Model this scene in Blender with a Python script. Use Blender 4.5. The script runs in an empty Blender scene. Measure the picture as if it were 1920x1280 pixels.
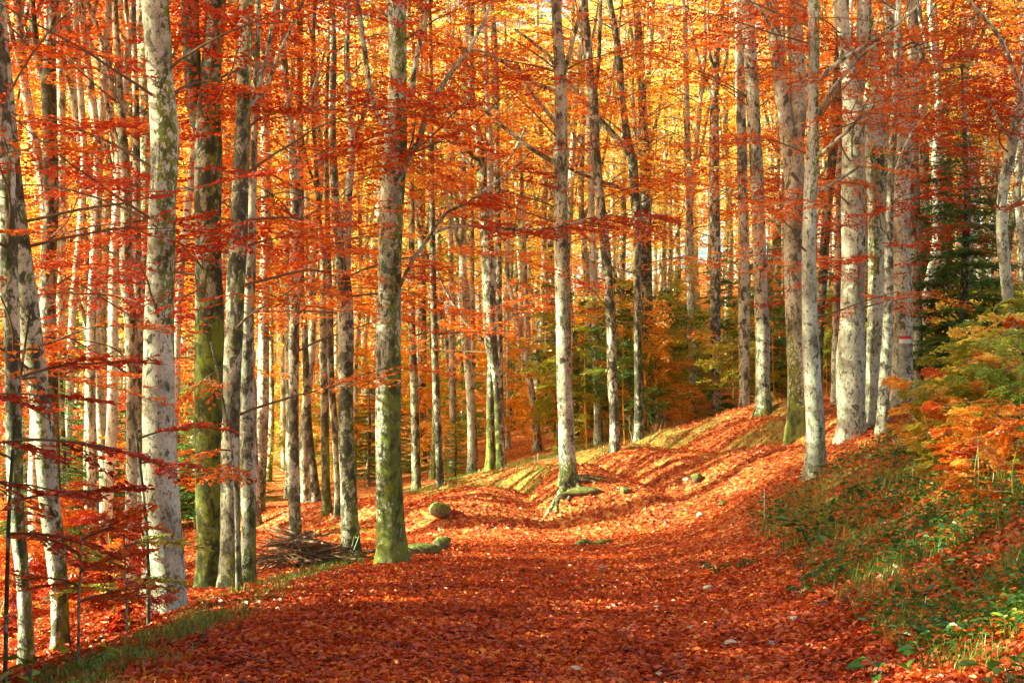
import bpy, math, random
import numpy as np
from mathutils import Vector, Matrix
R = math.radians
rng = np.random.default_rng(7)
random.seed(7)
S = bpy.context.scene
COL = S.collection

# ------------------------------------------------------------------ camera, sky, sun
F = 2667.0; HZ = 850.0; CH = 1.6          # focal length in photo pixels, horizon row, eye height
cam_d = bpy.data.cameras.new('camera'); cam = bpy.data.objects.new('camera', cam_d); COL.objects.link(cam)
cam.location = (0, 0, CH); cam.rotation_euler = (R(90), 0, 0)
cam_d.lens = 50.0; cam_d.sensor_width = 36.0
cam_d.shift_y = (HZ - 640) / 1920.0
cam_d.clip_end = 2000; cam_d.clip_start = 0.1
cam_d.dof.use_dof = False
S.camera = cam

SUN_EL = R(27); SUN_S = 0.16               # light travels towards (+1, SUN_S)
travel = Vector((math.cos(SUN_EL), math.cos(SUN_EL) * SUN_S, -math.sin(SUN_EL))).normalized()
W = bpy.data.worlds.new('World'); S.world = W; W.use_nodes = True
nt = W.node_tree; bg = nt.nodes['Background']
sky = nt.nodes.new('ShaderNodeTexSky'); sky.sky_type = 'NISHITA'; sky.sun_disc = False
sky.sun_elevation = SUN_EL
sky.sun_rotation = math.atan2(-travel.x, -travel.y)
sky.air_density = 1.0; sky.dust_density = 5.0; sky.ozone_density = 0.6
nt.links.new(sky.outputs[0], bg.inputs[0]); bg.inputs[1].default_value = 0.09
sd = bpy.data.lights.new('sun', 'SUN'); so = bpy.data.objects.new('sun', sd); COL.objects.link(so)
sd.energy = 5.0; sd.angle = R(0.5); sd.color = (1.0, 0.90, 0.72)
so.rotation_euler = travel.to_track_quat('-Z', 'Y').to_euler()
S.view_settings.view_transform = 'Standard'; S.view_settings.look = 'None'
S.view_settings.exposure = 2.6; S.view_settings.use_white_balance = True; S.view_settings.white_balance_temperature = 6600; S.view_settings.white_balance_tint = -30; S.view_settings.gamma = 1.0; S.view_settings.use_curve_mapping = False
S.render.engine = 'CYCLES'
c = S.cycles
c.max_bounces = 6; c.diffuse_bounces = 4; c.glossy_bounces = 1; c.transmission_bounces = 4; c.transparent_max_bounces = 4
c.use_denoising = True; c.use_adaptive_sampling = False
c.sample_clamp_indirect = 6.0
try:
    c.denoiser = 'OPENIMAGEDENOISE'; c.denoising_input_passes = 'RGB_ALBEDO_NORMAL'
except Exception: pass

def px(u, v, Y): return np.array([(u - 960) / F * Y, Y, CH + (HZ - v) / F * Y])

# ------------------------------------------------------------------ object helpers
def tag(o, label=None, cat=None, group=None, kind=None):
    if label: o['label'] = label
    if cat: o['category'] = cat
    if group: o['group'] = group
    if kind: o['kind'] = kind
    return o
def empty(name, loc, label=None, cat=None, group=None, rz=0, sc=1.0):
    o = bpy.data.objects.new(name, None); COL.objects.link(o)
    o.location = tuple(float(t) for t in loc); o.rotation_euler = (0, 0, rz); o.scale = (sc,) * 3
    o.empty_display_size = 0.3
    return tag(o, label, cat, group)
def copy_tree(src, loc, rz, sc, label, group, name=None):
    r = src.copy(); COL.objects.link(r); r.location = loc; r.rotation_euler = (0, 0, rz)
    r.scale = sc if isinstance(sc, tuple) else (sc,) * 3
    r['label'] = label; r['group'] = group
    for ch in list(src.children):
        d = ch.copy(); COL.objects.link(d); d.parent = r
        for g in ch.children:
            e = g.copy(); COL.objects.link(e); e.parent = d
    return r

class MB:
    """gathers numpy geometry into one mesh"""
    def __init__(s): s.v = []; s.f = []; s.m = []; s.n = 0; s.a = []
    def add(s, v, f, m=0, attr=None):
        v = np.asarray(v, dtype=np.float64).reshape(-1, 3); f = np.asarray(f, dtype=np.int64)
        s.v.append(v); s.f.append(f + s.n); s.m.append(np.full(len(f), m)); s.n += len(v)
        s.a.append(np.zeros(len(v)) if attr is None else np.asarray(attr, dtype=np.float64))
    def build(s, name, mats, parent=None, smooth=False, origin=None, link=True, attr=None):
        me = bpy.data.meshes.new(name)
        V = np.concatenate(s.v)
        if origin is not None: V = V - np.asarray(origin)[None, :]
        q = [f for f in s.f if f.shape[1] == 4]; t = [f for f in s.f if f.shape[1] == 3]
        qm = [m for f, m in zip(s.f, s.m) if f.shape[1] == 4]; tm = [m for f, m in zip(s.f, s.m) if f.shape[1] == 3]
        lo = np.concatenate([f.ravel() for f in q + t]); cnt = np.concatenate([np.full(len(f), f.shape[1]) for f in q + t])
        mi = np.concatenate(qm + tm)
        me.vertices.add(len(V)); me.vertices.foreach_set('co', V.ravel().astype(np.float32))
        me.loops.add(len(lo)); me.loops.foreach_set('vertex_index', lo.astype(np.int32))
        me.polygons.add(len(cnt)); st = np.concatenate([[0], np.cumsum(cnt)[:-1]])
        me.polygons.foreach_set('loop_start', st.astype(np.int32))
        me.polygons.foreach_set('material_index', mi.astype(np.int32))
        me.update(calc_edges=True)
        me.polygons.foreach_set('use_smooth', np.full(len(cnt), smooth, dtype=bool))
        if attr:
            A = me.attributes.new(attr, 'FLOAT', 'POINT'); A.data.foreach_set('value', np.concatenate(s.a).astype(np.float32))
        for m in (mats if isinstance(mats, (list, tuple)) else [mats]): me.materials.append(m)
        me.update()
        o = bpy.data.objects.new(name, me)
        if link: COL.objects.link(o)
        if parent is not None: o.parent = parent
        return o

# ------------------------------------------------------------------ numpy noise
def _hash(ix, iy, iz, seed):
    h = (ix * 374761393 + iy * 668265263 + iz * 2147483647 + seed * 974711) & 0xffffffff
    h = ((h ^ (h >> 13)) * 1274126177) & 0xffffffff
    return ((h ^ (h >> 16)) & 0xffff) / 65535.0
def vnoise(x, y, z=0.0, seed=0):
    x = np.asarray(x, float); y = np.asarray(y, float); z = np.asarray(z, float) + 0 * x
    ix, iy, iz = (np.floor(t).astype(np.int64) for t in (x, y, z))
    fx, fy, fz = x - ix, y - iy, z - iz
    fx, fy, fz = (t * t * (3 - 2 * t) for t in (fx, fy, fz))
    r = 0
    for dx in (0, 1):
        for dy in (0, 1):
            for dz in (0, 1):
                w = (fx if dx else 1 - fx) * (fy if dy else 1 - fy) * (fz if dz else 1 - fz)
                r = r + w * _hash(ix + dx, iy + dy, iz + dz, seed)
    return r
def fbm(x, y, z=0.0, o=3, seed=0):
    r = 0; a = 1; s = 0
    for k in range(o):
        r = r + a * vnoise(x * 2 ** k, y * 2 ** k, np.asarray(z) * 2 ** k, seed + k); s += a; a *= .5
    return r / s
def sst(a, b, x): t = np.clip((x - a) / (b - a), 0, 1); return t * t * (3 - 2 * t)

# ------------------------------------------------------------------ terrain height (metres; road at z = 0)
CP = []
for y, xs in ((-12, (-3, 0, 2.6)), (-4, (-3, 0, 2.6)), (3, (-3, 0, 2.6)), (8, (-2.9, -1, 1, 2.5)), (12, (-2.9, -1, 1, 2.5)), (16, (-2.8, -1, 1, 2.5)), (20, (-2.2, 0, 2.3)), (24, (-2.0, 0, 2.5)), (27, (-2, 0, 1.6))):
    CP += [(x, y, 0.0) for x in xs]
CP += [(-4, 29.5, 0), (-6.5, 33, -.08), (-9, 38, -.2), (-4.2, 24, -.03), (-6, 28, -.1), (-14, 45, -.5),
 # far bank behind the bend
 (2.9, 27.5, .16), (1.8, 28.5, .22), (.2, 28.2, .12), (-1.6, 29.2, .12), (-3, 31, .1), (1.3, 31.5, .98), (-.6, 33, .62), (-2.2, 36, .45), (-.55, 42, 1.1), (-3, 45, .5), (-2, 42, .65),
 (3, 42, 1.76), (6.6, 38, 2.65), (3.3, 31, 1.15), (4.4, 28, .95), (5.5, 33, 2.0), (3.8, 36, 1.7), (3.6, 24.5, .45), (4.6, 24.5, .95), (6, 25, 1.5), (6.5, 28, 1.95), (6.0, 30, 2.1), (8, 30, 2.45), (8.6, 32, 2.7),
 (10, 45, 3.6), (14, 40, 4.0), (20, 50, 6), (0, 60, 2.6), (8, 62, 4.6), (-8, 60, .3), (-20, 60, -.5), (0, 80, 5.2), (12, 85, 8), (-12, 85, 2.5), (-30, 85, 1.5), (0, 110, 10), (25, 110, 15), (-25, 110, 6), (40, 70, 13), (-45, 60, -1), (-45, 110, 3),
 (0, 140, 16), (40, 140, 24), (-40, 140, 10),
 # near right bank
 (3.0, 8, .1), (3.05, 11, .1), (2.9, 14.8, .12), (3.3, 18.5, .2), (3.8, 21, .4), (3.9, 8, .6), (4.5, 12.5, .95), (4.3, 18, .95), (5.6, 12, 1.55), (6, 16.7, 1.7), (5.3, 21, 1.2), (7.5, 25, 2.3), (9, 25, 2.75), (8, 18, 2.5), (8, 8, 2.6), (14, 12, 4.2), (14, 28, 4.2), (18, 20, 5.6), (8, -4, 2.6), (5, 3, 1.3), (5, -8, 1.3), (30, 10, 9), (30, 40, 9),
 # left side falls away
 (-3.4, 10, -.03), (-3.3, 13, -.06), (-3.3, 16, -.06), (-3.9, 16.4, -.24), (-4.2, 19, -.2), (-3.6, 18, -.1), (-5.0, 20, -.5), (-4.8, 14.5, -.55), (-4.7, 10, -.6), (-7, 14, -1.1), (-8, 20, -1.1), (-12, 14, -1.9), (-12, 26, -1.6), (-9, 32, -.9), (-14, 38, -1.2), (-22, 24, -2.4), (-30, 40, -2.2), (-5, 3, -.7), (-9, -4, -1.4), (-24, 0, -2.6), (-5, -8, -.8)]
CP = np.array(CP, float)
def _tps(d2): return np.where(d2 > 1e-12, 0.5 * d2 * np.log(np.maximum(d2, 1e-12)), 0)
n_ = len(CP)
d2 = ((CP[:, None, :2] - CP[None, :, :2]) ** 2).sum(-1)
A_ = np.zeros((n_ + 3, n_ + 3)); A_[:n_, :n_] = _tps(d2) + np.eye(n_) * 0.8
A_[:n_, n_] = 1; A_[:n_, n_ + 1:] = CP[:, :2]; A_[n_, :n_] = 1; A_[n_ + 1:, :n_] = CP[:, :2].T
w_ = np.linalg.solve(A_, np.concatenate([CP[:, 2], [0, 0, 0]]))
def height(x, y):
    x = np.atleast_1d(np.asarray(x, float)); y = np.atleast_1d(np.asarray(y, float))
    sh = np.broadcast(x, y).shape; x = np.broadcast_to(x, sh).ravel(); y = np.broadcast_to(y, sh).ravel()
    out = np.empty(len(x))
    for i in range(0, len(x), 20000):
        cx = np.clip(x[i:i + 20000], -40, 40); cy = np.clip(y[i:i + 20000], -12, 140)
        d = (cx[:, None] - CP[None, :, 0]) ** 2 + (cy[:, None] - CP[None, :, 1]) ** 2
        out[i:i + 20000] = _tps(d) @ w_[:n_] + w_[n_] + cx * w_[n_ + 1] + cy * w_[n_ + 2]
    road = np.exp(-((x - 0.1) / 3.2) ** 4) * (y < 27)
    amp = 0.22 * (1 - road)
    out += (fbm(x * .9, y * .9, 0, 3, 5) - .5) * amp * np.clip((y + 20) / 20, 0, 1)
    out += (fbm(x * .08, y * .08, 0, 2, 9) - .5) * sst(50, 100, y) * 4
    # the far hillside goes on rising, so the forest closes the view
    out += np.maximum(y - 140, 0) * 0.10 + np.maximum(np.abs(x) - 40, 0) * 0.03
    # hollow lanes and humps in the far bank
    bank = sst(27.5, 29.5, y) * (1 - sst(38, 44, y)) * sst(-4, -1, x) * (1 - sst(7, 10, x))
    out += bank * 0.42 * (np.abs(np.sin(x * 1.25 + y * 0.35 + 2.5 * vnoise(x * .35, y * .35))) - .5) + bank * .10 * (fbm(x * 2.2, y * 2.2, 0, 2, 8) - .5)
    yf = 27.5 + .25 * np.sin(x * .9) + np.maximum(-1.5 - x, 0) * .75
    out += .42 * sst(0, 1.25, y - yf) * (1 - sst(1.5, 6, y - yf)) * sst(-7, -4, x) * (1 - sst(2.4, 4.4, x))
    return out.reshape(sh)
def h1(x, y): return float(height(x, y)[0])
def hit(u, v, y0=6.0, y1=170.0):
    Y = np.arange(y0, y1, 0.05); x = (u - 960) / F * Y; z = CH + (HZ - v) / F * Y
    k = np.nonzero(z <= height(x, Y))[0]
    return float(Y[k[0]]) if len(k) else None
def axis(a, b, step, lo, hi, g=1.16):
    m = list(np.arange(a, b + 1e-6, step)); s = step
    x = m[-1]
    while x < hi: s *= g; x += s; m.append(x)
    s = step; x = m[0]; l = []
    while x > lo: s *= g; x -= s; l.append(x)
    return np.array(l[::-1] + m)
GX = axis(-8, 10, .13, -420, 420); GY = axis(7, 40, .16, -60, 520)
def gmask(x, y):
    """where grass and herbs grow: near right bank, left verge, humps of the far bank"""
    n = fbm(x * .7, y * .7, 0, 3, 21); n2 = fbm(x * .35 + 9, y * .35, 0, 2, 33)
    foot = 2.75 + 0.1 * np.maximum(y - 14, 0)
    near = sst(0, .5, x - foot) * (1 - sst(23, 26, y - .75 * (x - 5))) * (y > 2)
    verge = np.exp(-((x + 3.05 - 0.11 * np.maximum(y - 17, 0)) / .38) ** 2) * (y < 23) * (y > 6)
    hump = sst(-5, -3, x) * (1 - sst(7.5, 9, x)) * sst(29, 31, y) * (1 - sst(44, 52, y)) * sst(.42, .56, n2)
    farg = sst(42, 50, y) * sst(.5, .62, n2) * .7
    return np.clip(near * sst(.18, .42, n) + verge * sst(.12, .42, n) * 1.3 + hump * .95 + farg, 0, 1)

# ------------------------------------------------------------------ materials
class N:
    def __init__(s, name):
        s.m = bpy.data.materials.new(name); s.m.use_nodes = True; s.t = s.m.node_tree
        s.b = s.t.nodes['Principled BSDF']; s.out = s.t.nodes['Material Output']
    def n(s, typ, **kw):
        o = s.t.nodes.new(typ)
        for k, v in kw.items(): setattr(o, k, v)
        return o
    def l(s, a, b): s.t.links.new(a, b)
    def val(s, x, sock):
        if hasattr(x, 'is_linked') or isinstance(x, bpy.types.NodeSocket): s.l(x, sock)
        else: sock.default_value = x
    def math(s, op, a, b=None, cl=False):
        o = s.n('ShaderNodeMath', operation=op, use_clamp=cl); s.val(a, o.inputs[0])
        if b is not None: s.val(b, o.inputs[1])
        return o.outputs[0]
    def noise(s, vec, scale, det=3, rough=.55, dist=0):
        o = s.n('ShaderNodeTexNoise'); s.l(vec, o.inputs['Vector'])
        o.inputs['Scale'].default_value = scale; o.inputs['Detail'].default_value = det
        o.inputs['Roughness'].default_value = rough; o.inputs['Distortion'].default_value = dist
        return o.outputs['Fac']
    def ramp(s, fac, stops, interp='LINEAR'):
        o = s.n('ShaderNodeValToRGB'); o.color_ramp.interpolation = interp
        e = o.color_ramp.elements
        while len(e) < len(stops): e.new(0.5)
        for k, (p, c_) in enumerate(stops):
            e[k].position = p; e[k].color = (c_ + (1,)) if isinstance(c_, tuple) else (c_, c_, c_, 1)
        s.l(fac, o.inputs[0]); return o.outputs[0]
    def mix(s, fac, a, b, mode='MIX'):
        o = s.n('ShaderNodeMix', data_type='RGBA', blend_type=mode)
        s.val(fac, o.inputs[0])
        for x, k in ((a, 6), (b, 7)):
            if isinstance(x, tuple): o.inputs[k].default_value = x + (1,)
            else: s.l(x, o.inputs[k])
        return o.outputs[2]
    def map(s, vec, sc, loc=None):
        o = s.n('ShaderNodeMapping'); s.l(vec, o.inputs[0]); o.inputs['Scale'].default_value = sc
        if loc is not None: s.l(loc, o.inputs['Location'])
        return o.outputs[0]

def bark(name, pale, mid, dark, blot=.5, mossc=(.17, .19, .018), lich=(.045, .055, .02)):
    k = N(name); tc = k.n('ShaderNodeTexCoord').outputs['Object']; oi = k.n('ShaderNodeObjectInfo')
    off = k.n('ShaderNodeVectorMath', operation='SCALE'); off.inputs[0].default_value = (37, 91, 53); k.l(oi.outputs['Random'], off.inputs['Scale'])
    v = k.map(tc, (1, 1, .62), off.outputs[0]); vr = k.map(tc, (1, 1, 6.5), off.outputs[0])
    big = k.noise(v, 2.2, 3); blo = k.noise(v, 7, 5, .68, .6); fine = k.noise(v, 38, 3, .7); ring = k.noise(vr, 2.4, 3, .6)
    mdl = k.noise(v, 15, 4, .7, .4)
    c_ = k.ramp(big, [(.36, mid), (.52, pale), (.66, tuple(min(1, t * 1.12) for t in pale))])
    c_ = k.mix(k.ramp(ring, [(.5, 0.), (.66, .4)]), c_, mid)
    c_ = k.mix(k.ramp(fine, [(.5, 0.), (.66, .55)]), c_, tuple(t * .8 for t in mid))
    thr = k.math('ADD', blo, k.math('MULTIPLY', k.math('SUBTRACT', big, .5), -.35))
    thr = k.math('ADD', thr, k.math('MULTIPLY', k.math('SUBTRACT', oi.outputs['Random'], .5), .10))
    c_ = k.mix(k.ramp(thr, [(blot + .055, 0.), (blot + .085, .9)]), c_, dark)
    spk = k.noise(v, 24, 4, .75, .3); sm = k.math('ADD', spk, k.math('MULTIPLY', k.math('SUBTRACT', big, .5), -.3))
    c_ = k.mix(k.ramp(sm, [(.545, 0.), (.575, .72)]), c_, tuple((a + b) / 2 for a, b in zip(mid, dark)))
    c_ = k.mix(k.ramp(mdl, [(.585, 0.), (.61, .85)]), c_, dark)
    at = k.n('ShaderNodeAttribute', attribute_name='moss').outputs['Fac']
    mm = k.math('ADD', at, k.math('ADD', k.math('MULTIPLY', k.math('SUBTRACT', mdl, .5), 1.7), k.math('MULTIPLY', k.math('SUBTRACT', spk, .5), 1.8)))
    mm = k.math('ADD', mm, k.math('MULTIPLY', k.math('SUBTRACT', big, .5), .6))
    mc = k.mix(k.ramp(blo, [(.42, 0.), (.6, 1.)]), mossc, lich)
    c_ = k.mix(k.ramp(mm, [(.44, 0.), (.56, .95)]), c_, mc)
    k.l(c_, k.b.inputs['Base Color']); k.b.inputs['Roughness'].default_value = .85
    k.b.inputs['Specular IOR Level'].default_value = .25
    bp = k.n('ShaderNodeBump'); bp.inputs['Strength'].default_value = .6; bp.inputs['Distance'].default_value = .012
    hgt = k.math('ADD', k.math('MULTIPLY', blo, 1.2), k.math('ADD', k.math('MULTIPLY', fine, .5), k.math('MULTIPLY', ring, .5)))
    hgt = k.math('ADD', hgt, k.math('MULTIPLY', k.ramp(mm, [(.44, 0.), (.6, 1.)]), .7))
    k.l(hgt, bp.inputs['Height']); k.l(bp.outputs[0], k.b.inputs['Normal'])
    return k.m
BARK = bark('beech_bark', (.50, .47, .38), (.23, .21, .155), (.04, .034, .022), .455)
BARKP = bark('pale_beech_bark', (.54, .51, .43), (.29, .27, .21), (.07, .055, .035), .50)
BARKD = bark('dark_beech_bark', (.34, .31, .24), (.14, .125, .085), (.03, .026, .016), .43)
TWIG = N('twig_bark'); TWIG.b.inputs['Base Color'].default_value = (.14, .085, .05, 1); TWIG.b.inputs['Roughness'].default_value = .9; TWIG = TWIG.m
STICK = N('dead_wood'); _c = STICK.ramp(STICK.noise(STICK.n('ShaderNodeTexCoord').outputs['Object'], 14, 4), [(.35, (.05, .028, .016)), (.6, (.20, .12, .07)), (.75, (.34, .24, .16))])
STICK.l(_c, STICK.b.inputs['Base Color']); STICK.b.inputs['Roughness'].default_value = .9; STICK = STICK.m

def leafmat(name, stops, wstops=None, trans=.5, gloss=.35, wscale=.35, tsat=1.0):
    k = N(name); geo = k.n('ShaderNodeNewGeometry'); oi = k.n('ShaderNodeObjectInfo')
    wn = k.noise(geo.outputs['Position'], wscale, 2)
    f = k.math('ADD', k.math('MULTIPLY', geo.outputs['Random Per Island'], .62), k.math('MULTIPLY', k.math('SUBTRACT', wn, .3), .75))
    f = k.math('ADD', f, k.math('MULTIPLY', k.math('SUBTRACT', oi.outputs['Random'], .5), .22), True)
    c_ = k.ramp(f, stops)
    k.t.nodes.remove(k.b)
    d = k.n('ShaderNodeBsdfDiffuse'); t = k.n('ShaderNodeBsdfTranslucent'); g = k.n('ShaderNodeBsdfGlossy'); g.inputs['Roughness'].default_value = gloss
    g.inputs['Color'].default_value = (1, .96, .9, 1)
    k.l(c_, d.inputs[0])
    tc_ = k.n('ShaderNodeHueSaturation'); tc_.inputs['Saturation'].default_value = tsat; tc_.inputs['Value'].default_value = 1.25; k.l(c_, tc_.inputs['Color'])
    k.l(tc_.outputs[0], t.inputs[0])
    m1 = k.n('ShaderNodeMixShader'); m1.inputs[0].default_value = trans; k.l(d.outputs[0], m1.inputs[1]); k.l(t.outputs[0], m1.inputs[2])
    m2 = k.n('ShaderNodeMixShader'); m2.inputs[0].default_value = .035; k.l(m1.outputs[0], m2.inputs[1]); k.l(g.outputs[0], m2.inputs[2])
    k.l(m2.outputs[0], k.out.inputs[0])
    return k.m
L_CRIM = leafmat('crimson_leaves', [(.1, (.26, .018, .010)), (.45, (.42, .030, .012)), (.7, (.56, .065, .018)), (.95, (.66, .15, .03))])
L_RED = leafmat('red_orange_leaves', [(.05, (.44, .045, .014)), (.4, (.60, .11, .018)), (.7, (.70, .22, .03)), (.95, (.74, .38, .06))])
L_ORG = leafmat('orange_leaves', [(.05, (.62, .17, .025)), (.4, (.74, .31, .04)), (.7, (.78, .44, .07)), (.95, (.80, .57, .13))])
L_GOLD = leafmat('golden_leaves', [(.05, (.76, .37, .06)), (.35, (.81, .51, .10)), (.65, (.82, .62, .16)), (.95, (.68, .64, .19))])
L_YEL = leafmat('yellow_green_leaves', [(.05, (.62, .24, .03)), (.3, (.52, .40, .05)), (.6, (.28, .36, .05)), (.95, (.13, .24, .035))])
L_GRN = leafmat('green_leaves', [(.1, (.025, .07, .018)), (.5, (.055, .14, .025)), (.8, (.14, .22, .035)), (.97, (.40, .34, .05))], trans=.4)
L_GRASS = leafmat('grass_blades', [(.05, (.05, .11, .02)), (.4, (.11, .19, .03)), (.7, (.21, .26, .045)), (.97, (.48, .36, .10))], trans=.4, wscale=.8)
L_FIR = leafmat('fir_needles', [(.1, (.045, .10, .026)), (.5, (.10, .18, .04)), (.9, (.22, .30, .06))], trans=.3)
L_FIRL = leafmat('young_fir_needles', [(.1, (.08, .16, .03)), (.5, (.17, .27, .045)), (.9, (.36, .42, .07))], trans=.3)
L_LIT = leafmat('fallen_leaf_litter', [(.06, (.08, .016, .008)), (.22, (.32, .036, .012)), (.5, (.49, .062, .016)), (.72, (.60, .125, .024)), (.9, (.68, .29, .045)), (.99, (.70, .42, .16))], trans=.22, wscale=1.4, gloss=.4)

def ground_mat():
    k = N('leaf_litter_ground'); geo = k.n('ShaderNodeNewGeometry'); P = geo.outputs['Position']
    vo = k.n('ShaderNodeTexVoronoi'); k.l(P, vo.inputs['Vector']); vo.inputs['Scale'].default_value = 15; vo.inputs['Randomness'].default_value = 1
    wn = k.n('ShaderNodeTexWhiteNoise', noise_dimensions='3D'); k.l(vo.outputs['Color'], wn.inputs['Vector'])
    big = k.noise(P, .6, 4); fine = k.noise(P, 30, 3)
    f = k.math('ADD', k.math('MULTIPLY', wn.outputs['Value'], .7), k.math('MULTIPLY', k.math('SUBTRACT', big, .28), .7))
    c_ = k.ramp(f, [(.1, (.14, .022, .010)), (.34, (.27, .045, .016)), (.55, (.40, .095, .028)), (.74, (.52, .19, .05)), (.95, (.62, .36, .12))])
    c_ = k.mix(k.ramp(fine, [(.55, 0.), (.75, .5)]), c_, (.16, .05, .02))
    g = k.n('ShaderNodeAttribute', attribute_name='green').outputs['Fac']
    gm = k.math('ADD', g, k.math('MULTIPLY', k.math('SUBTRACT', k.noise(P, 5, 4, .7), .5), 1.1))
    gc = k.ramp(fine, [(.3, (.05, .07, .015)), (.5, (.15, .14, .03)), (.7, (.33, .22, .06))])
    c_ = k.mix(k.ramp(gm, [(.5, 0.), (.75, .75)]), c_, gc)
    k.l(c_, k.b.inputs['Base Color']); k.b.inputs['Roughness'].default_value = .85; k.b.inputs['Specular IOR Level'].default_value = .2
    bp = k.n('ShaderNodeBump'); bp.inputs['Strength'].default_value = .8; bp.inputs['Distance'].default_value = .03
    k.l(k.math('ADD', vo.outputs['Distance'], fine), bp.inputs['Height']); k.l(bp.outputs[0], k.b.inputs['Normal'])
    return k.m
GROUND = ground_mat()
def rockmat(name, a, b, moss):
    k = N(name); tc = k.n('ShaderNodeTexCoord').outputs['Object']; geo = k.n('ShaderNodeNewGeometry')
    c_ = k.ramp(k.noise(tc, 6, 5, .65), [(.35, a), (.65, b)])
    if moss > 0:
        sp = k.n('ShaderNodeSeparateXYZ'); k.l(geo.outputs['Normal'], sp.inputs[0])
        mm = k.math('ADD', k.math('MULTIPLY', sp.outputs[2], .5), k.noise(tc, 5, 4))
        c_ = k.mix(k.ramp(mm, [(1.0 - moss, 0.), (1.15 - moss, .95)]), c_, k.ramp(k.noise(tc, 22, 3), [(.35, (.045, .06, .012)), (.65, (.19, .20, .03))]))
    k.l(c_, k.b.inputs['Base Color']); k.b.inputs['Roughness'].default_value = .9
    bp = k.n('ShaderNodeBump'); bp.inputs['Strength'].default_value = .7; bp.inputs['Distance'].default_value = .03
    k.l(k.noise(tc, 12, 5, .7), bp.inputs['Height']); k.l(bp.outputs[0], k.b.inputs['Normal'])
    return k.m
ROCKM = rockmat('mossy_rock', (.06, .05, .035), (.19, .15, .11), .62)
ROCKP = rockmat('pale_stone', (.22, .18, .14), (.44, .38, .32), 0)
SOIL = rockmat('root_soil', (.06, .03, .018), (.17, .10, .06), .42)
def flat(name, col, r=.8):
    k = N(name); k.b.inputs['Roughness'].default_value = r
    c_ = k.ramp(k.noise(k.n('ShaderNodeTexCoord').outputs['Object'], 60, 3, .7), [(.36, tuple(t * .75 for t in col)), (.6, col)])
    k.l(c_, k.b.inputs['Base Color']); return k.m

# ------------------------------------------------------------------ ground sheet
XX, YY = np.meshgrid(GX, GY); ZZ = height(XX, YY); GM = gmask(XX, YY)
nx, ny = len(GX), len(GY); idx = np.arange(nx * ny).reshape(ny, nx)
q = np.stack([idx[:-1, :-1], idx[:-1, 1:], idx[1:, 1:], idx[1:, :-1]], -1).reshape(-1, 4)
mb = MB(); mb.add(np.stack([XX, YY, ZZ], -1), q, 0, GM.ravel())
tag(mb.build('ground', GROUND, smooth=True, attr='green'), kind='structure')

# ------------------------------------------------------------------ tubes, leaves, sprays
def tube(P, r, seg=8, lobes=None, ph=0.0):
    P = np.asarray(P, float); r = np.asarray(r, float); n = len(P)
    T = np.gradient(P, axis=0); T /= np.linalg.norm(T, axis=1)[:, None] + 1e-9
    ref = np.array([0, 1., 0]) if abs(T[:, 1]).mean() < .8 else np.array([1., 0, 0])
    U = np.cross(ref, T); U /= np.linalg.norm(U, axis=1)[:, None] + 1e-9; V = np.cross(T, U)
    a = np.arange(seg) * 2 * np.pi / seg + ph
    rr = r[:, None] * np.ones((n, seg)) if lobes is None else r[:, None] * lobes
    v = P[:, None, :] + rr[..., None] * (np.cos(a)[None, :, None] * U[:, None, :] + np.sin(a)[None, :, None] * V[:, None, :])
    i = np.arange(n * seg).reshape(n, seg); j = np.roll(i, -1, 1)
    f = np.stack([i[:-1], j[:-1], j[1:], i[1:]], -1).reshape(-1, 4)
    return v.reshape(-1, 3), f
def capped(P, r, seg=8):
    v, f = tube(P, r, seg); n = len(P)
    t = [(k, (k + 1) % seg, n * seg) for k in range(seg)][:]; b = (n - 1) * seg
    tri = [(y, x, z) for x, y, z in t] + [(b + k, b + (k + 1) % seg, n * seg + 1) for k in range(seg)]
    return np.concatenate([v, [P[0]], [P[-1]]]), f, np.array(tri)
def resample(pts, step):
    pts = np.asarray(pts, float); d = np.concatenate([[0], np.cumsum(np.linalg.norm(np.diff(pts[:, :3], axis=0), axis=1))])
    m = max(3, int(d[-1] / step) + 1); t = np.linspace(0, d[-1], m)
    k = np.clip(np.searchsorted(d, t, side='right') - 1, 0, len(pts) - 2)
    u = ((t - d[k]) / (d[k + 1] - d[k] + 1e-9))[:, None]
    P0 = pts[np.maximum(k - 1, 0)]; P1 = pts[k]; P2 = pts[k + 1]; P3 = pts[np.minimum(k + 2, len(pts) - 1)]
    seg = (d[k + 1] - d[k])[:, None]
    m1 = (P2 - P0) / (np.where(k > 0, d[k + 1] - d[np.maximum(k - 1, 0)], d[k + 1] - d[k])[:, None] + 1e-9) * seg
    kk = np.minimum(k + 2, len(pts) - 1); m2 = (P3 - P1) / ((d[kk] - d[k])[:, None] + 1e-9) * seg
    return (2 * u**3 - 3 * u**2 + 1) * P1 + (u**3 - 2 * u**2 + u) * m1 + (-2 * u**3 + 3 * u**2) * P2 + (u**3 - u**2) * m2
def unit(a): return a / (np.linalg.norm(a, axis=-1, keepdims=True) + 1e-9)
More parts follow.
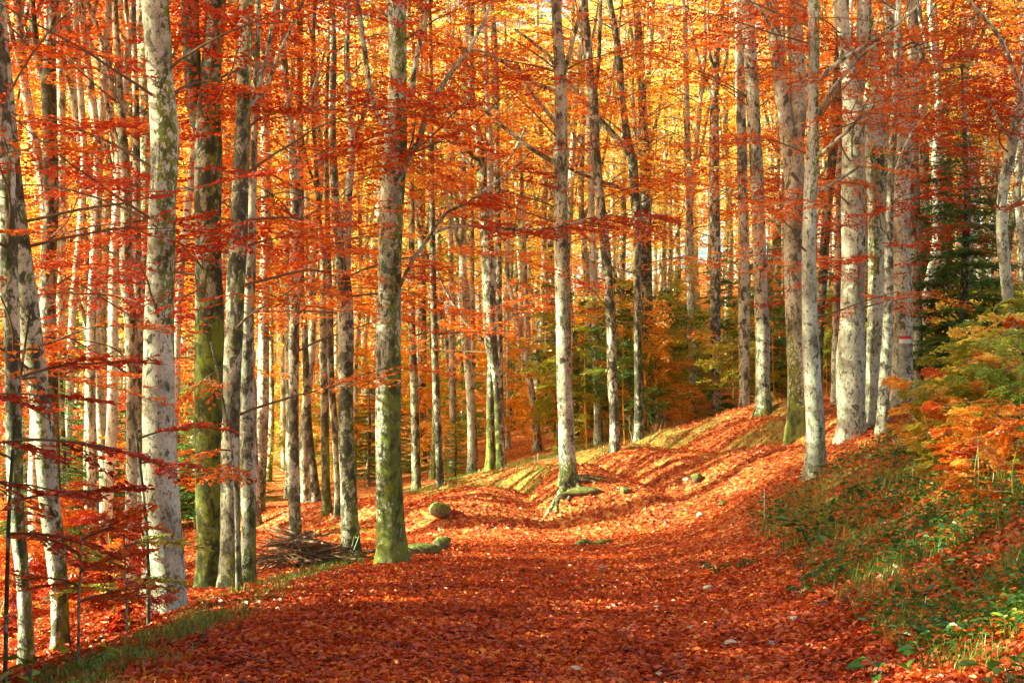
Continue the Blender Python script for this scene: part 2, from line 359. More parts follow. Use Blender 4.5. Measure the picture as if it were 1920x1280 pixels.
def leaves(P, D, Nn, L, W=.6, fold=.18, hexa=False):
    """one folded blade per row: base P, direction D, face normal Nn, length L"""
    L = np.asarray(L).reshape(-1, 1) * np.ones((len(P), 1)); D = unit(D); Sd = unit(np.cross(Nn, D)); Nn = np.cross(D, Sd); w = L * W * .5
    if not hexa:
        v = np.stack([P, P + D * L * .45 + Sd * w + Nn * w * fold * 2, P + D * L, P + D * L * .45 - Sd * w + Nn * w * fold * 2], 1)
        i = np.arange(len(P))[:, None] * 4
        return v.reshape(-1, 3), (i + np.array([[0, 3, 2, 1]]))
    cu = -Nn * L * .12
    v = np.stack([P, P + D * L * .3 + Sd * w * .95 + Nn * w * fold * 2, P + D * L * .68 + Sd * w * .8 + Nn * w * fold * 2 + cu * .4, P + D * L + cu,
                  P + D * L * .68 - Sd * w * .8 + Nn * w * fold * 2 + cu * .4, P + D * L * .3 - Sd * w * .95 + Nn * w * fold * 2], 1)
    i = np.arange(len(P))[:, None] * 6
    return v.reshape(-1, 3), np.concatenate([i + np.array([[0, 3, 2, 1]]), i + np.array([[0, 5, 4, 3]])])

def spray_tpl(rg, L, leaf, sp, tw=.42, twr=.004):
    """flat fan of twigs with alternate leaves, axis along +x, lying about z = 0"""
    LP, LD, TW = [], [], []
    nt = max(4, int(L / sp)); droop = rg.uniform(.04, .26)
    def axis_pt(t): return np.array([t * L, .06 * L * math.sin(t * 3 + ph), -droop * L * t * t])
    ph = rg.uniform(0, 6)
    TW.append([axis_pt(t) for t in np.linspace(0, 1, 5)] + [twr * 1.8])
    side = 1
    for k in range(nt):
        t = .08 + .92 * (k + rg.uniform(-.3, .3)) / nt; p = axis_pt(t); side = -side
        l = tw * L * (math.sin(min(1, t * 1.15) * math.pi * .80 + .45)) * rg.uniform(.6, 1.15)
        if l < leaf: l = leaf
        an = side * R(rg.uniform(38, 62)); e = np.array([math.cos(an) * l, math.sin(an) * l, rg.uniform(-.1, .07) * l])
        TW.append([p, p + e * .5 + [0, 0, .02 * l], p + e, twr])
        m = max(2, int(l / (leaf * .52)))
        for q_ in range(m + 1):
            u = (q_ + .5) / (m + .5); s2 = 1 if q_ % 2 else -1
            a2 = an + s2 * R(rg.uniform(25, 60)) if q_ < m else an
            LP.append(p + e * u); LD.append([math.cos(a2), math.sin(a2), rg.uniform(-.35, .2)])
    LP, LD = np.array(LP), np.array(LD)
    LN = np.concatenate([rg.normal(0, .5, (len(LP), 2)), np.ones((len(LP), 1))], 1)
    return LP, LD, LN, leaf * rg.uniform(.72, 1.2, len(LP)), TW
def tpl_set(n, *a, **k): return [spray_tpl(np.random.default_rng(100 + i), *a, **k) for i in range(n)]
T_FINE = tpl_set(8, 1.5, .078, .115)
T_MED = tpl_set(8, 1.7, .105, .17)
T_BIG = tpl_set(8, 2.3, .17, .28, twr=.006)
T_HUGE = tpl_set(6, 3.0, .30, .5, twr=.008)
def put_spray(mb, tp, pos, az, el, sc, rg, lm=0, tm=1, hexa=False, twigs=True, flat_=.25, keep=1.0, lsc=1.0):
    LP, LD, LN, LL, TW = tp
    roll = rg.normal(0, flat_)
    x = np.array([math.cos(az) * math.cos(el), math.sin(az) * math.cos(el), math.sin(el)])
    y0 = np.array([-math.sin(az), math.cos(az), 0.]); z0 = np.cross(x, y0)
    y = y0 * math.cos(roll) + z0 * math.sin(roll); z = np.cross(x, y)
    M = np.stack([x, y, z])        # rows
    if keep < 1:
        kk = rg.random(len(LP)) < keep; LP, LD, LN, LL = LP[kk], LD[kk], LN[kk], LL[kk]
        if not len(LP): return
    v, f = leaves((LP * sc) @ M + pos, LD @ M, LN @ M, LL * lsc * (.5 + .5 * sc), hexa=hexa)
    mb.add(v, f, lm)
    if twigs:
        for k, t in enumerate(TW):
            if twigs == 'axis' and k: break
            P = np.array(t[:-1]) * sc @ M + pos
            vv, ff = tube(P, np.linspace(t[-1], t[-1] * .35, len(P)), 3); mb.add(vv, ff, tm)
def branch(mb, p, az, L, el, rg, tpls, r0, bend=.35, nsp=3, tm=1, lm=0, t0=.35, ssc=1.0, seg=5, twigs='axis', **kw):
    n = 7; pts = [np.array(p, float)]; a, e = az, el
    for k in range(n):
        d = np.array([math.cos(a) * math.cos(e), math.sin(a) * math.cos(e), math.sin(e)])
        pts.append(pts[-1] + d * L / n); a += rg.normal(0, .13); e -= bend * el / n * 1.6 + rg.normal(0, .05)
    pts = np.array(pts); v, f = tube(pts, np.linspace(r0, max(.004, r0 * .25), n + 1), seg); mb.add(v, f, tm)
    for k in range(nsp):
        t = t0 + (1 - t0) * (k + rg.uniform(0, .8)) / nsp; t = min(t, .999) if k < nsp - 1 else .97
        i = min(int(t * n), n - 1); q_ = pts[i] + (pts[i + 1] - pts[i]) * (t * n - i)
        sa = a + (rg.choice([-1, 1]) * rg.uniform(.4, 1.1) if k < nsp - 1 else rg.normal(0, .2))
        put_spray(mb, tpls[rg.integers(len(tpls))], q_, sa, rg.normal(-.02, .13), ssc * rg.uniform(.7, 1.15), rg, lm, tm, twigs=twigs, **kw)
    return pts

# ------------------------------------------------------------------ the beeches one can tell apart
# (bark, leaves, distance or None = found from the foot, moss (foot, height, side, azimuth of side), label, trunk [(u, v, width)...] in photo pixels, limbs, leaf amount)
B, BP, BD = BARK, BARKP, BARKD
E_, W_, SW = -0.5, math.pi, -2.2
HERO = [
 (BP, 'R', 16.2, (.5, .8, 1.0, E_), 'thickest pale beech at the left, black-green lichen down its right side, mossy knob high up',
  [(290,0,50),(295,75,50),(300,150,48),(307,210,52),(310,260,54),(308,325,50),(304,400,50),(302,475,52),(299,550,52),(298,640,55),(298,760,60),(300,865,62),(308,972,62),(314,1051,64),(318,1120,60),(319,1163,64)], [], .5),
 (BP, 'R', 19.0, (.2, .4, 0, 0), 'narrow white-lit trunk standing close behind the left foot of the thick pale beech',
  [(300,0,16),(298,400,18),(288,700,20),(279,880,26),(279,1000,26),(281,1131,30)], [], .4),
 (B, 'R', 15.2, (.3, .6, .35, E_), 'leftmost trunk in the forest, thin pale foot and darker mossy middle near the picture edge',
  [(-14,-60,24),(-6,60,26),(5,200,28),(13,330,32),(15,420,34),(17,520,32),(22,627,30),(24,749,30),(27,855,30),(32,982,28),(42,1078,26),(49,1200,28),(50,1237,30)], [], .5),
 (B, 'R', 15.6, (.5, .6, .5, E_), 'second trunk from the left edge, leaning left with yellow-green moss patches on its pale bark',
  [(10,120,22),(20,250,24),(30,360,28),(42,480,34),(52,570,40),(58,632,42),(69,706,42),(85,839,40),(93,945,38),(106,1051,36),(112,1131,32),(111,1205,34)], [], .5),
 (BD, 'R', 23.0, (.3, .6, .2, E_), 'dark speckled trunk forking into two stems near the upper left corner',
  [(97,0,16),(96,75,20),(91,135,28),(92,200,28),(94,280,28),(95,350,28),(94,425,28),(90,500,28),(91,600,28),(93,680,29),(96,800,30),(98,900,30),(100,1040,34)], [[(87,145,18),(75,115,16),(65,65,14),(60,0,12)]], .6),
 (B, 'O', 20.6, (.5, .8, .2, E_), 'mid-left beech with a mossy yellow foot, right of the dark forked trunk',
  [(215,0,12),(220,100,13),(227,210,15),(232,280,20),(237,350,22),(236,450,24),(237,525,23),(245,600,24),(247,706,22),(247,865,22),(245,970,22),(247,1078,24),(247,1140,28)], [[(228,215,9),(215,180,8),(200,120,7),(180,40,6)],[(232,290,9),(212,240,8),(190,150,7)]], .8),
 (B, 'O', 23.5, (.3, .6, .2, E_), 'slim pale trunk just left of the thick pale beech, close beside the mid-left one',
  [(250,0,10),(254,150,12),(256,300,14),(257,450,16),(260,600,19),(258,680,20),(260,800,20),(262,900,20),(263,1090,24)], [], .7),
 (BD, 'R', 19.0, (.98, 4.6, .2, E_), 'heavy dark trunk covered low down in yellow-green moss, forking high behind the thick pale beech',
  [(405,0,38),(400,75,36),(395,150,38),(390,210,46),(390,300,52),(389,375,50),(390,450,50),(392,525,52),(393,600,54),(391,735,54),(391,866,52),(392,954,50),(394,1054,48),(394,1100,50)], [[(378,250,30),(364,190,32),(361,150,30),(357,75,33),(355,0,34)]], .5),
 (B, 'R', 18.4, (.4, 1.0, .25, E_), 'grey-cream trunk with black blotches and a round moss patch, right of the mossy dark trunk',
  [(462,0,28),(460,75,27),(457,150,28),(455,250,29),(450,350,31),(447,450,33),(442,525,34),(439,604,34),(435,713,34),(432,822,34),(432,932,36),(433,1041,38),(434,1103,42)], [[(462,205,9),(478,190,8),(492,140,8),(505,75,7),(517,0,6)]], .5),
 (B, 'R', 19.6, (.4, .7, .25, E_), 'narrower trunk touching the blotched grey-cream one on its right',
  [(484,0,10),(480,150,12),(476,300,13),(473,400,16),(470,500,20),(465,582,22),(463,735,26),(464,866,28),(466,976,28),(465,1075,30)], [[(478,215,9),(500,160,8),(520,110,7),(540,65,6),(570,0,5)]], .5),
 (B, 'O', None, (.3, .5, .15, E_), 'straight slender beech left of the brush pile, pale lower half',
  [(530,0,10),(532,100,12),(537,165,12),(545,250,14),(552,325,18),(555,400,20),(552,475,20),(552,550,20),(551,670,20),(550,779,20),(550,888,22),(553,976,23),(555,1026,26)], [[(545,260,6),(575,200,6),(600,130,5),(620,60,4)]], .9),
 (BD, 'O', 36.0, (.4, .6, .1, E_), 'thin dark beech leaning right behind the brush pile',
  [(562,0,11),(562,100,12),(563,200,12),(563,300,12),(565,450,12),(565,550,12),(570,610,12),(574,700,13),(580,822,15),(590,910,16),(600,972,18)], [], .9),
 (BD, 'O', None, (.7, 1.2, .2, E_), 'thin beech with a green mossy foot in the gap right of the brush pile',
  [(585,150,7),(592,300,8),(595,350,9),(600,425,10),(607,500,12),(606,582,14),(607,670,15),(609,779,16),(610,866,16),(617,958,19)], [[(595,360,5),(575,300,5),(560,200,4)]], .9),
 (BD, 'O', None, (.5, .8, .2, E_), 'dark thin neighbour right of the mossy-footed thin beech',
  [(612,200,7),(614,400,10),(618,582,12),(620,691,12),(626,779,13),(633,888,14),(637,962,17)], [], .9),
 (B, 'O', None, (.4, .6, .25, E_), 'sturdy beech splitting into two long stems, beside the right end of the brush pile',
  [(622,0,11),(625,100,12),(623,200,13),(625,300,14),(630,400,17),(638,475,20),(646,550,29),(649,625,29),(648,691,29),(649,822,29),(654,932,31),(657,998,33),(662,1039,38)], [[(648,520,18),(650,425,18),(654,350,16),(660,275,15),(655,200,13),(650,100,11),(652,0,10)],[(660,280,8),(690,180,8),(683,80,7),(672,0,6)]], .8),
 (B, 'R', 20.6, (1.1, 1.9, .4, -.5), 'thick speckled beech at the road edge, bright green moss down its lower right side',
  [(742,0,38),(745,75,35),(746,150,33),(744,215,38),(740,300,46),(735,375,44),(732,450,44),(731,550,45),(728,640,46),(728,720,46),(728,822,47),(731,932,50),(734,1020,53),(736,1059,58)],
  [[(752,350,13),(762,300,13),(785,268,12),(797,220,12),(812,188,10),(850,130,8),(877,95,7),(905,45,6),(930,-20,5)],[(752,240,11),(766,190,10),(790,65,9),(812,-10,8)],[(738,560,6),(755,525,7),(775,485,7),(805,445,6),(835,400,5),(877,380,5),(920,347,5),(960,320,4),(992,288,3)],[(805,445,6),(830,428,6),(900,424,5),(970,430,5),(1040,427,4),(1105,409,3),(1150,402,3)],[(728,240,11),(717,240,12),(705,210,11),(692,150,10),(680,75,9),(668,0,8)]], .45),
 (BD, 'O', None, (.6, 1., .15, E_), 'dark slim beech just right of the road-edge beech, green foot',
  [(776,100,7),(775,200,8),(772,300,9),(772,450,11),(771,518,12),(772,608,13),(776,716,15),(779,823,16),(783,917,18)], [], 1),
 (BD, 'O', None, (.3, .5, .1, E_), 'thin brown beech standing above the mossy boulder, leaning slightly left',
  [(808,100,7),(809,225,8),(810,350,9),(811,450,11),(812,518,12),(814,608,12),(817,716,13),(822,823,14),(829,910,16)], [], 1),
 (BP, 'O', 50, (.3, .5, .1, E_), 'pale thin beech rising behind the young light-green fir',
  [(843,150,7),(845,400,9),(846,572,11),(848,680,12),(849,787,12),(851,888,14)], [], 1),
 (B, 'O', 52, (.3, .5, .1, E_), 'very thin grey beech between the young fir and the twin-footed beech',
  [(884,200,5),(885,400,7),(886,536,8),(887,644,9),(888,752,10),(890,852,11)], [], 1),
 (B, 'O', None, (.8, .9, .15, SW), 'twin-footed beech on the mound with two white-lit legs and arching dark limbs',
  [(884,60,10),(882,150,13),(888,220,15),(900,275,17),(905,350,21),(910,425,23),(916,500,25),(918,572,24),(920,640,24),(926,680,19),(932,752,17),(936,823,18),(939,877,22)],
  [[(921,650,14),(920,716,14),(919,787,14),(921,882,18)],[(916,500,16),(917,350,18),(917,250,14),(912,175,12),(910,100,11),(906,0,9)],[(900,300,9),(886,293,9),(860,258,8),(840,210,7),(825,188,6),(800,150,4)],[(903,330,7),(875,300,6),(845,255,5),(815,225,4)],[(920,650,8),(894,629,8),(876,608,7),(855,579,6),(837,547,5),(820,515,4)],[(925,330,5),(960,290,5),(985,240,4)]], .8),
 (B, 'O', 44, (.4, .5, .1, E_), 'slender straight beech tight behind the twin-footed one on its right',
  [(930,100,9),(932,290,11),(934,450,12),(936,600,12),(938,740,12),(941,860,14)], [], .9),
 (BP, 'O', None, (.5, .6, .1, E_), 'leaning beech that opens in a narrow V, in the gap left of the bank-top beech',
  [(952,420,7),(952,522,9),(965,572,9),(974,626,10),(984,680,12),(995,723,13),(1004,787,14),(1011,845,18)], [[(986,690,9),(988,644,10),(986,572,10),(984,507,9),(980,400,8),(975,250,7)]], .9),
 (B, 'O', None, (1.2, .55, .15, E_), 'bank-top beech in the centre with a bright green mossy foot above the exposed roots',
  [(1042,0,18),(1046,75,20),(1050,125,22),(1052,200,24),(1051,275,26),(1051,350,26),(1052,425,26),(1053,500,26),(1056,608,28),(1058,716,29),(1062,823,30),(1065,877,33),(1066,902,38)],
  [[(1045,235,8),(1030,215,8),(1005,185,7),(985,155,6),(970,120,5)],[(1048,310,9),(1035,302,9),(990,275,8),(940,235,7),(900,200,6),(855,180,4)],[(1040,170,8),(1000,155,7),(940,115,6),(900,95,5),(860,90,4)],[(1053,170,8),(1057,145,8),(1068,100,8),(1086,30,7),(1095,-20,6)],[(1035,110,6),(1000,80,6),(965,55,5)]], .6),
 (B, 'O', None, (.4, .5, .3, E_), 'slim beech right of the bank-top one, gently curved with a yellow-green flank',
  [(1095,0,10),(1102,65,13),(1105,125,15),(1112,175,18),(1115,250,18),(1120,325,18),(1130,425,18),(1140,525,19),(1146,626,19),(1148,716,19),(1152,787,19),(1154,845,24)], [[(1114,180,8),(1122,125,8),(1125,50,7),(1127,0,6)]], .8),
 (BD, 'O', None, (.3, .5, .15, E_), 'black and white blotched straight trunk rising from the fir undergrowth',
  [(1192,0,12),(1197,50,14),(1202,125,14),(1205,200,16),(1209,300,19),(1210,400,22),(1210,500,24),(1213,600,24),(1219,680,24),(1221,752,23),(1222,778,26)], [[(1205,210,8),(1195,120,7),(1180,40,6)]], .8),
 (BD, 'O', 41, (.3, .5, .3, E_), 'bent dark beech with a long mossy limb reaching up to the left',
  [(1143,0,10),(1150,40,12),(1160,100,12),(1165,175,13),(1175,250,15),(1185,300,17),(1190,350,17),(1194,425,15),(1195,550,14),(1195,608,14),(1196,690,14),(1198,790,16)], [[(1180,290,13),(1172,278,13),(1130,230,11),(1090,185,9),(1065,155,8),(1030,110,6)],[(1190,370,8),(1175,357,8),(1140,345,7),(1105,332,6),(1075,320,5),(1040,300,4)]], .8),
 (BP, 'O', None, (.2, .5, .1, E_), 'slim pale beech standing where the leafy slope meets the undergrowth',
  [(1283,0,8),(1286,100,10),(1288,225,11),(1290,300,12),(1294,450,14),(1296,608,15),(1298,698,15),(1299,772,18)], [], .8),
 (B, 'O', None, (.3, .5, .15, E_), 'beech with fine V-shaped upper stems, yellow leaves behind its foot',
  [(1355,0,8),(1348,70,9),(1342,125,13),(1340,200,16),(1339,300,20),(1340,400,20),(1341,500,20),(1341,608,20),(1342,680,19),(1345,768,20)], [[(1340,190,7),(1328,160,7),(1314,130,6),(1297,50,5),(1285,-10,5)],[(1341,140,7),(1330,95,6),(1327,0,5)],[(1344,170,6),(1362,110,5),(1370,20,4)]], .8),
 (B, 'O', 42, (.3, .5, .15, E_), 'grey trunk half hidden by the straight black-flecked trunk on its right',
  [(1383,-20,13),(1386,50,15),(1387,150,18),(1390,250,19),(1392,350,19),(1394,450,20),(1395,600,21),(1395,700,20),(1395,800,20)], [], .7),
 (B, 'O', None, (.9, .35, .1, E_), 'straight black-flecked trunk with a dark green mossy foot at the top of the slope',
  [(1400,0,26),(1405,75,25),(1411,175,25),(1416,275,25),(1422,400,25),(1425,500,25),(1427,560,26),(1429,608,27),(1430,680,28),(1431,752,31),(1432,777,38)], [], .6),
 (BP, 'R', 30.0, (.9, .5, .15, SW), 'stout pale beech dividing into two thick stems, green mossy foot behind the smooth leaning one',
  [(1443,-20,26),(1446,20,26),(1457,100,26),(1465,175,27),(1475,225,30),(1485,275,42),(1489,350,38),(1488,425,36),(1488,500,35),(1491,600,36),(1494,665,38),(1497,740,40),(1494,805,50)], [[(1488,290,30),(1496,225,31),(1496,150,30),(1492,75,29),(1491,-10,27)]], .5),
 (BP, 'R', 25.0, (.3, .3, .3, E_), 'smooth leaning beech in front of the right-hand group, its foot lowest on the slope',
  [(1526,-20,22),(1526,75,21),(1525,150,20),(1525,210,21),(1524,280,25),(1520,350,26),(1518,425,25),(1517,500,26),(1518,600,28),(1521,665,32),(1525,740,34),(1529,815,37),(1531,882,44)],
  [[(1528,295,9),(1545,285,9),(1562,268,8),(1585,250,7),(1605,228,6),(1622,208,4)],[(1519,270,8),(1535,215,8),(1556,175,8),(1582,140,7),(1622,98,6),(1650,80,4)],[(1527,170,8),(1545,140,8),(1590,105,8),(1640,76,7),(1682,46,6),(1718,14,5),(1760,-30,4)],[(1520,175,7),(1500,145,7),(1480,100,6),(1447,50,6),(1410,0,5)],[(1528,360,6),(1560,345,6),(1600,320,5),(1625,300,4)]], .5),
 (BD, 'R', 33.0, (.2, .4, .3, E_), 'shaded brown trunk leaning right behind the smooth leaning beech',
  [(1582,-20,22),(1577,75,20),(1570,175,19),(1565,250,18),(1555,350,18),(1547,450,18),(1540,550,18),(1536,625,18),(1533,720,18),(1534,800,20)], [], .5),
 (BP, 'R', 34.0, (.2, .4, .1, E_), 'thin cream trunk seen in the gap left of the widest smooth grey beech',
  [(1576,200,12),(1574,350,13),(1571,500,14),(1567,640,15),(1565,755,17)], [], .5),
 (BP, 'R', None, (.2, .3, .1, E_), 'widest smooth grey beech of the right-hand group, fluted foot on the crest',
  [(1572,-20,22),(1579,30,24),(1586,90,26),(1592,150,30),(1600,210,44),(1600,300,44),(1600,400,45),(1600,500,45),(1599,600,47),(1596,665,52),(1595,740,53),(1596,790,54),(1597,820,56)], [[(1604,200,24),(1611,150,24),(1616,75,22),(1618,-20,20)]], .5),
 (BP, 'R', None, (.2, .3, .3, -1.6), 'pale beech with drooping moss below its high fork, right of the widest grey beech',
  [(1620,-20,24),(1628,75,26),(1635,150,34),(1641,250,44),(1645,350,39),(1645,450,35),(1645,600,35),(1643,665,35),(1642,740,36),(1640,792,44)], [], .5),
 (BP, 'R', 26.5, (.3, .3, .2, E_), 'slim cream stem standing in front of the pale pair on the crest',
  [(1686,-20,10),(1680,120,12),(1675,250,14),(1670,350,14),(1667,450,16),(1665,600,18),(1662,665,20),(1657,740,21),(1654,800,26)], [[(1672,340,5),(1690,290,5),(1715,240,4),(1740,210,3)]], .4),
 (BP, 'R', 31.5, (.2, .3, .1, E_), 'pink-grey beech carrying a red and white painted trail mark',
  [(1668,-20,28),(1675,50,30),(1680,150,34),(1689,250,35),(1690,350,33),(1692,500,33),(1694,600,35),(1692,665,38),(1692,715,40),(1692,768,48)], [[(1690,290,10),(1712,230,9),(1735,150,8),(1780,110,7),(1850,95,5),(1920,100,4)]], .6),
 (B, 'R', 33.5, (.2, .3, .1, E_), 'dark-flecked thinner trunk tight behind the trail-marked beech on its right',
  [(1710,-20,18),(1712,50,19),(1712,150,22),(1712,300,23),(1715,450,23),(1718,600,22),(1720,665,22),(1720,745,25)], [], .6),
 (BP, 'R', 27.0, (.2, .3, .1, E_), 'S-bent smooth grey beech near the right edge of the picture',
  [(1935,60,20),(1925,130,22),(1916,185,23),(1904,240,22),(1890,310,21),(1879,375,20),(1880,450,21),(1887,525,21),(1892,600,22),(1894,700,24),(1896,745,28)], [[(1915,185,9),(1900,130,9),(1870,65,8),(1810,-5,7)],[(1905,235,7),(1892,205,6),(1868,190,5),(1830,180,4)],[(1900,260,8),(1880,240,6),(1850,185,5)]], .7),
]
LM = {'R': L_CRIM, 'O': L_ORG, 'C': L_CRIM, 'G': L_GOLD}
ALLT = []      # ground positions already taken
TOPS = 21.0

def wood(pts, Y, yoff=None, base=None, step=.28, seg=14, flare=.0, seed=1, lobes=True, top=None):
    """trunk or limb polyline in photo pixels at distance Y -> metres, lofted"""
    P = [np.append(px(u, v, Y + (yoff[i] if yoff is not None else 0)), w / 2 / F * Y) for i, (u, v, w) in enumerate(pts)]
    P = np.array(P)
    if top is not None and P[0, 2] < top:            # carry on above the frame
        d = P[0, :3] - P[min(2, len(P) - 1), :3]; d = unit(d * [1, 1, 1] + [0, 0, 1.5]); Hh = top - P[0, 2]
        ext = [np.append(P[0, :3] + [d[0] * Hh * t + .25 * math.sin(seed + 3 * t), .3 * math.sin(seed * 2 + 2.5 * t) * t, Hh * t], P[0, 3] * (1 - .8 * t)) for t in (1, .75, .5, .25)]
        P = np.concatenate([ext, P])
    if base is not None:
        last = P[-1].copy(); k = P[:, 2] > base + .12; P = P[k]
        last[2] = base - .35; last[0] = last[0] if len(P) == 0 else P[-1, 0] + (last[0] - P[-1, 0]) * .5
        P = np.concatenate([P, [last]])
    Q = resample(P, step); r = np.maximum(Q[:, 3], .004)
    if flare:
        zz = Q[:, 2] - base; r = r * (1 + flare * np.exp(-np.maximum(zz, 0) / .16))
    a = np.arange(seg) * 2 * np.pi / seg
    s = np.arange(len(Q)) * step
    lob = None
    if lobes:
        ca, sa = np.cos(a)[None], np.sin(a)[None]
        lob = 1 + .13 * (fbm(ca * 1.3 + seed * 7, sa * 1.3 + s[:, None] * .9, s[:, None] * .6, 3, 3) - .5) * 2
        if base is not None:
            fl = np.exp(-np.maximum(Q[:, 2] - base, 0) / .3)[:, None]
            lob = lob + fl * .16 * np.sin(a[None] * 4 + seed * 1.7) + fl * .08 * np.sin(a[None] * 3 + seed)
    return Q, r, lob
def moss_attr(v, base, mo, seed):
    f, hh, s, az = mo
    return v
def lathed(mb, Q, r, lob, seg, base, mo, seed, ax=None):
    v, f = tube(Q[:, :3], r, seg, lob)
    n = len(Q); vv = v.reshape(n, seg, 3); ctr = Q[:, None, :3]; d = vv - ctr; az = np.arctan2(d[..., 1], d[..., 0])
    fo, hh, si, sa = mo; z = vv[..., 2] - base
    m = fo * np.exp(-np.maximum(z, 0) / hh) * .75 if hh < 3 else fo * .62 * (1 - sst(hh * .7, hh, z))
    patch = fbm(vv[..., 2] * .55 + seed * 5, az * .4 + 3, 0, 2, 4)
    m0 = m; m = (si + .16) * np.maximum(0, np.cos(az - sa) + .1) * sst(.36, .62, patch) * 1.6
    m = m0 + np.minimum(m, .55)
    mb.add(v, f, 0, m.ravel())

def build_hero(i, h):
    bm_, lk, Y, mo, label, tr, limbs, dens = h
    rg = np.random.default_rng(500 + i)
    if Y is None: Y = hit(tr[-1][0], tr[-1][1] + 1) or 45.0
    x0 = (tr[-1][0] - 960) / F * Y; base = h1(x0, Y)
    root = empty('beech_tree', (x0, Y, base), label, 'tree'); O = (x0, Y, base)
    seg = 18 if tr[-1][2] > 34 else 12
    Q, r, lob = wood(tr, Y, base=base, flare=.2, seed=i + 1, seg=seg, top=base + TOPS + (i % 5) * .9)
    mb = MB(); lathed(mb, Q, r, lob, seg, base, mo, i)
    mb.build('trunk', bm_, root, smooth=True, origin=O, attr='moss')
    LB = []
    for j, l in enumerate(limbs):
        n = len(l); dy = rg.uniform(-1.0, .6) if l[0][2] < 14 else rg.uniform(-.05, .05)
        leg = l[-1][1] > l[0][1] + 100
        off = [dy * (k / max(1, n - 1)) for k in range(n)]
        if leg: off = [0] * n
        if leg:
            Ql, rl, lo = wood(l, Y, off, base=base, seg=12, seed=i * 3 + j, flare=.3)
        else:
            up = l[-1][1] < 12
            ll = l[::-1] if up else l
            Ql, rl, lo = wood(ll, Y, off[::-1] if up else off, seg=10 if l[0][2] > 14 else 7, seed=i * 3 + j, step=.22, top=(base + TOPS - 4) if up and l[-1][2] > 8 else None, lobes=l[0][2] > 10)
        mb = MB(); sg = lo.shape[1] if lo is not None else 7
        lathed(mb, Ql, rl, lo, sg if lo is not None else 7, base, (mo[0], mo[1], .25, 1.57) if l[0][2] < 14 else mo, i + j)
        mb.build('limb', bm_, root, smooth=True, origin=O, attr='moss')
        if not leg: LB.append(Ql)
    # crown: fine branches with leaf sprays, from low down to the top
    mb = MB(); vis = base + CH + HZ / F * Y          # height where the picture ends
    zlo = base + (2.2 if lk == 'R' else 3.0)
    nb = int(21 * dens * (1 if Y > 24 else .8)); zt = min(max(CH + HZ / F * Y + .6, base + 8), base + 19)
    for k in range(nb):
        z = zlo + (zt - zlo) * rg.random() ** .8; q_ = int(np.argmin(np.abs(Q[:, 2] - z)))
        hh = (z - base) / 20; L = rg.uniform(1.2, 2.6) * (.75 + hh)
        branch(mb, Q[q_, :3], rg.uniform(0, 2 * math.pi), L, rg.uniform(.0, .5) + .5 * hh, rg, T_FINE if Y < 30 else T_MED, max(.008, min(.02, Q[q_, 3] * .22)), nsp=rg.integers(2, 5), flat_=.18)
    for Ql in LB:
        m = len(Ql)
        for k in range(3 + m // 8):
            q_ = Ql[rg.integers(m // 3, m)]
            if q_[2] > zt + 1: continue
            put_spray(mb, T_FINE[rg.integers(8)] if Y < 30 else T_MED[rg.integers(8)], q_[:3], rg.uniform(0, 6.28), rg.normal(0, .15), rg.uniform(.5, 1), rg, twigs='axis')
    for k in range(6 if (24 < Y < 46 and tr[-1][0] < 1300) else 20):                    # what closes the canopy above the picture
        z = rg.uniform(zt, base + TOPS)
        if z < zt: continue
        q_ = int(np.argmin(np.abs(Q[:, 2] - z)))
        branch(mb, Q[q_, :3], rg.uniform(0, 2 * math.pi), rg.uniform(1.5, 3.6), rg.uniform(.2, .9), rg, T_BIG, .02, nsp=3, twigs=None)
    mb.build('crown', [L_RED if (lk == 'O' or i % 3 == 2) else L_CRIM, TWIG], root, origin=O)
    ALLT.append((x0, Y, .35))
    return root, Y, base, Q
SHADE = 1.0
heroes = [build_hero(i, h) for i, h in enumerate(HERO)]
for i, h in enumerate(heroes): print('HERO', i, 'Y=%.1f base=%.2f dia=%.2f' % (h[1], h[2], HERO[i][5][-1][2] / F * h[1]), 'base v=%.0f want %d' % (HZ - (h[2] - CH) * F / h[1], HERO[i][5][-1][1]))

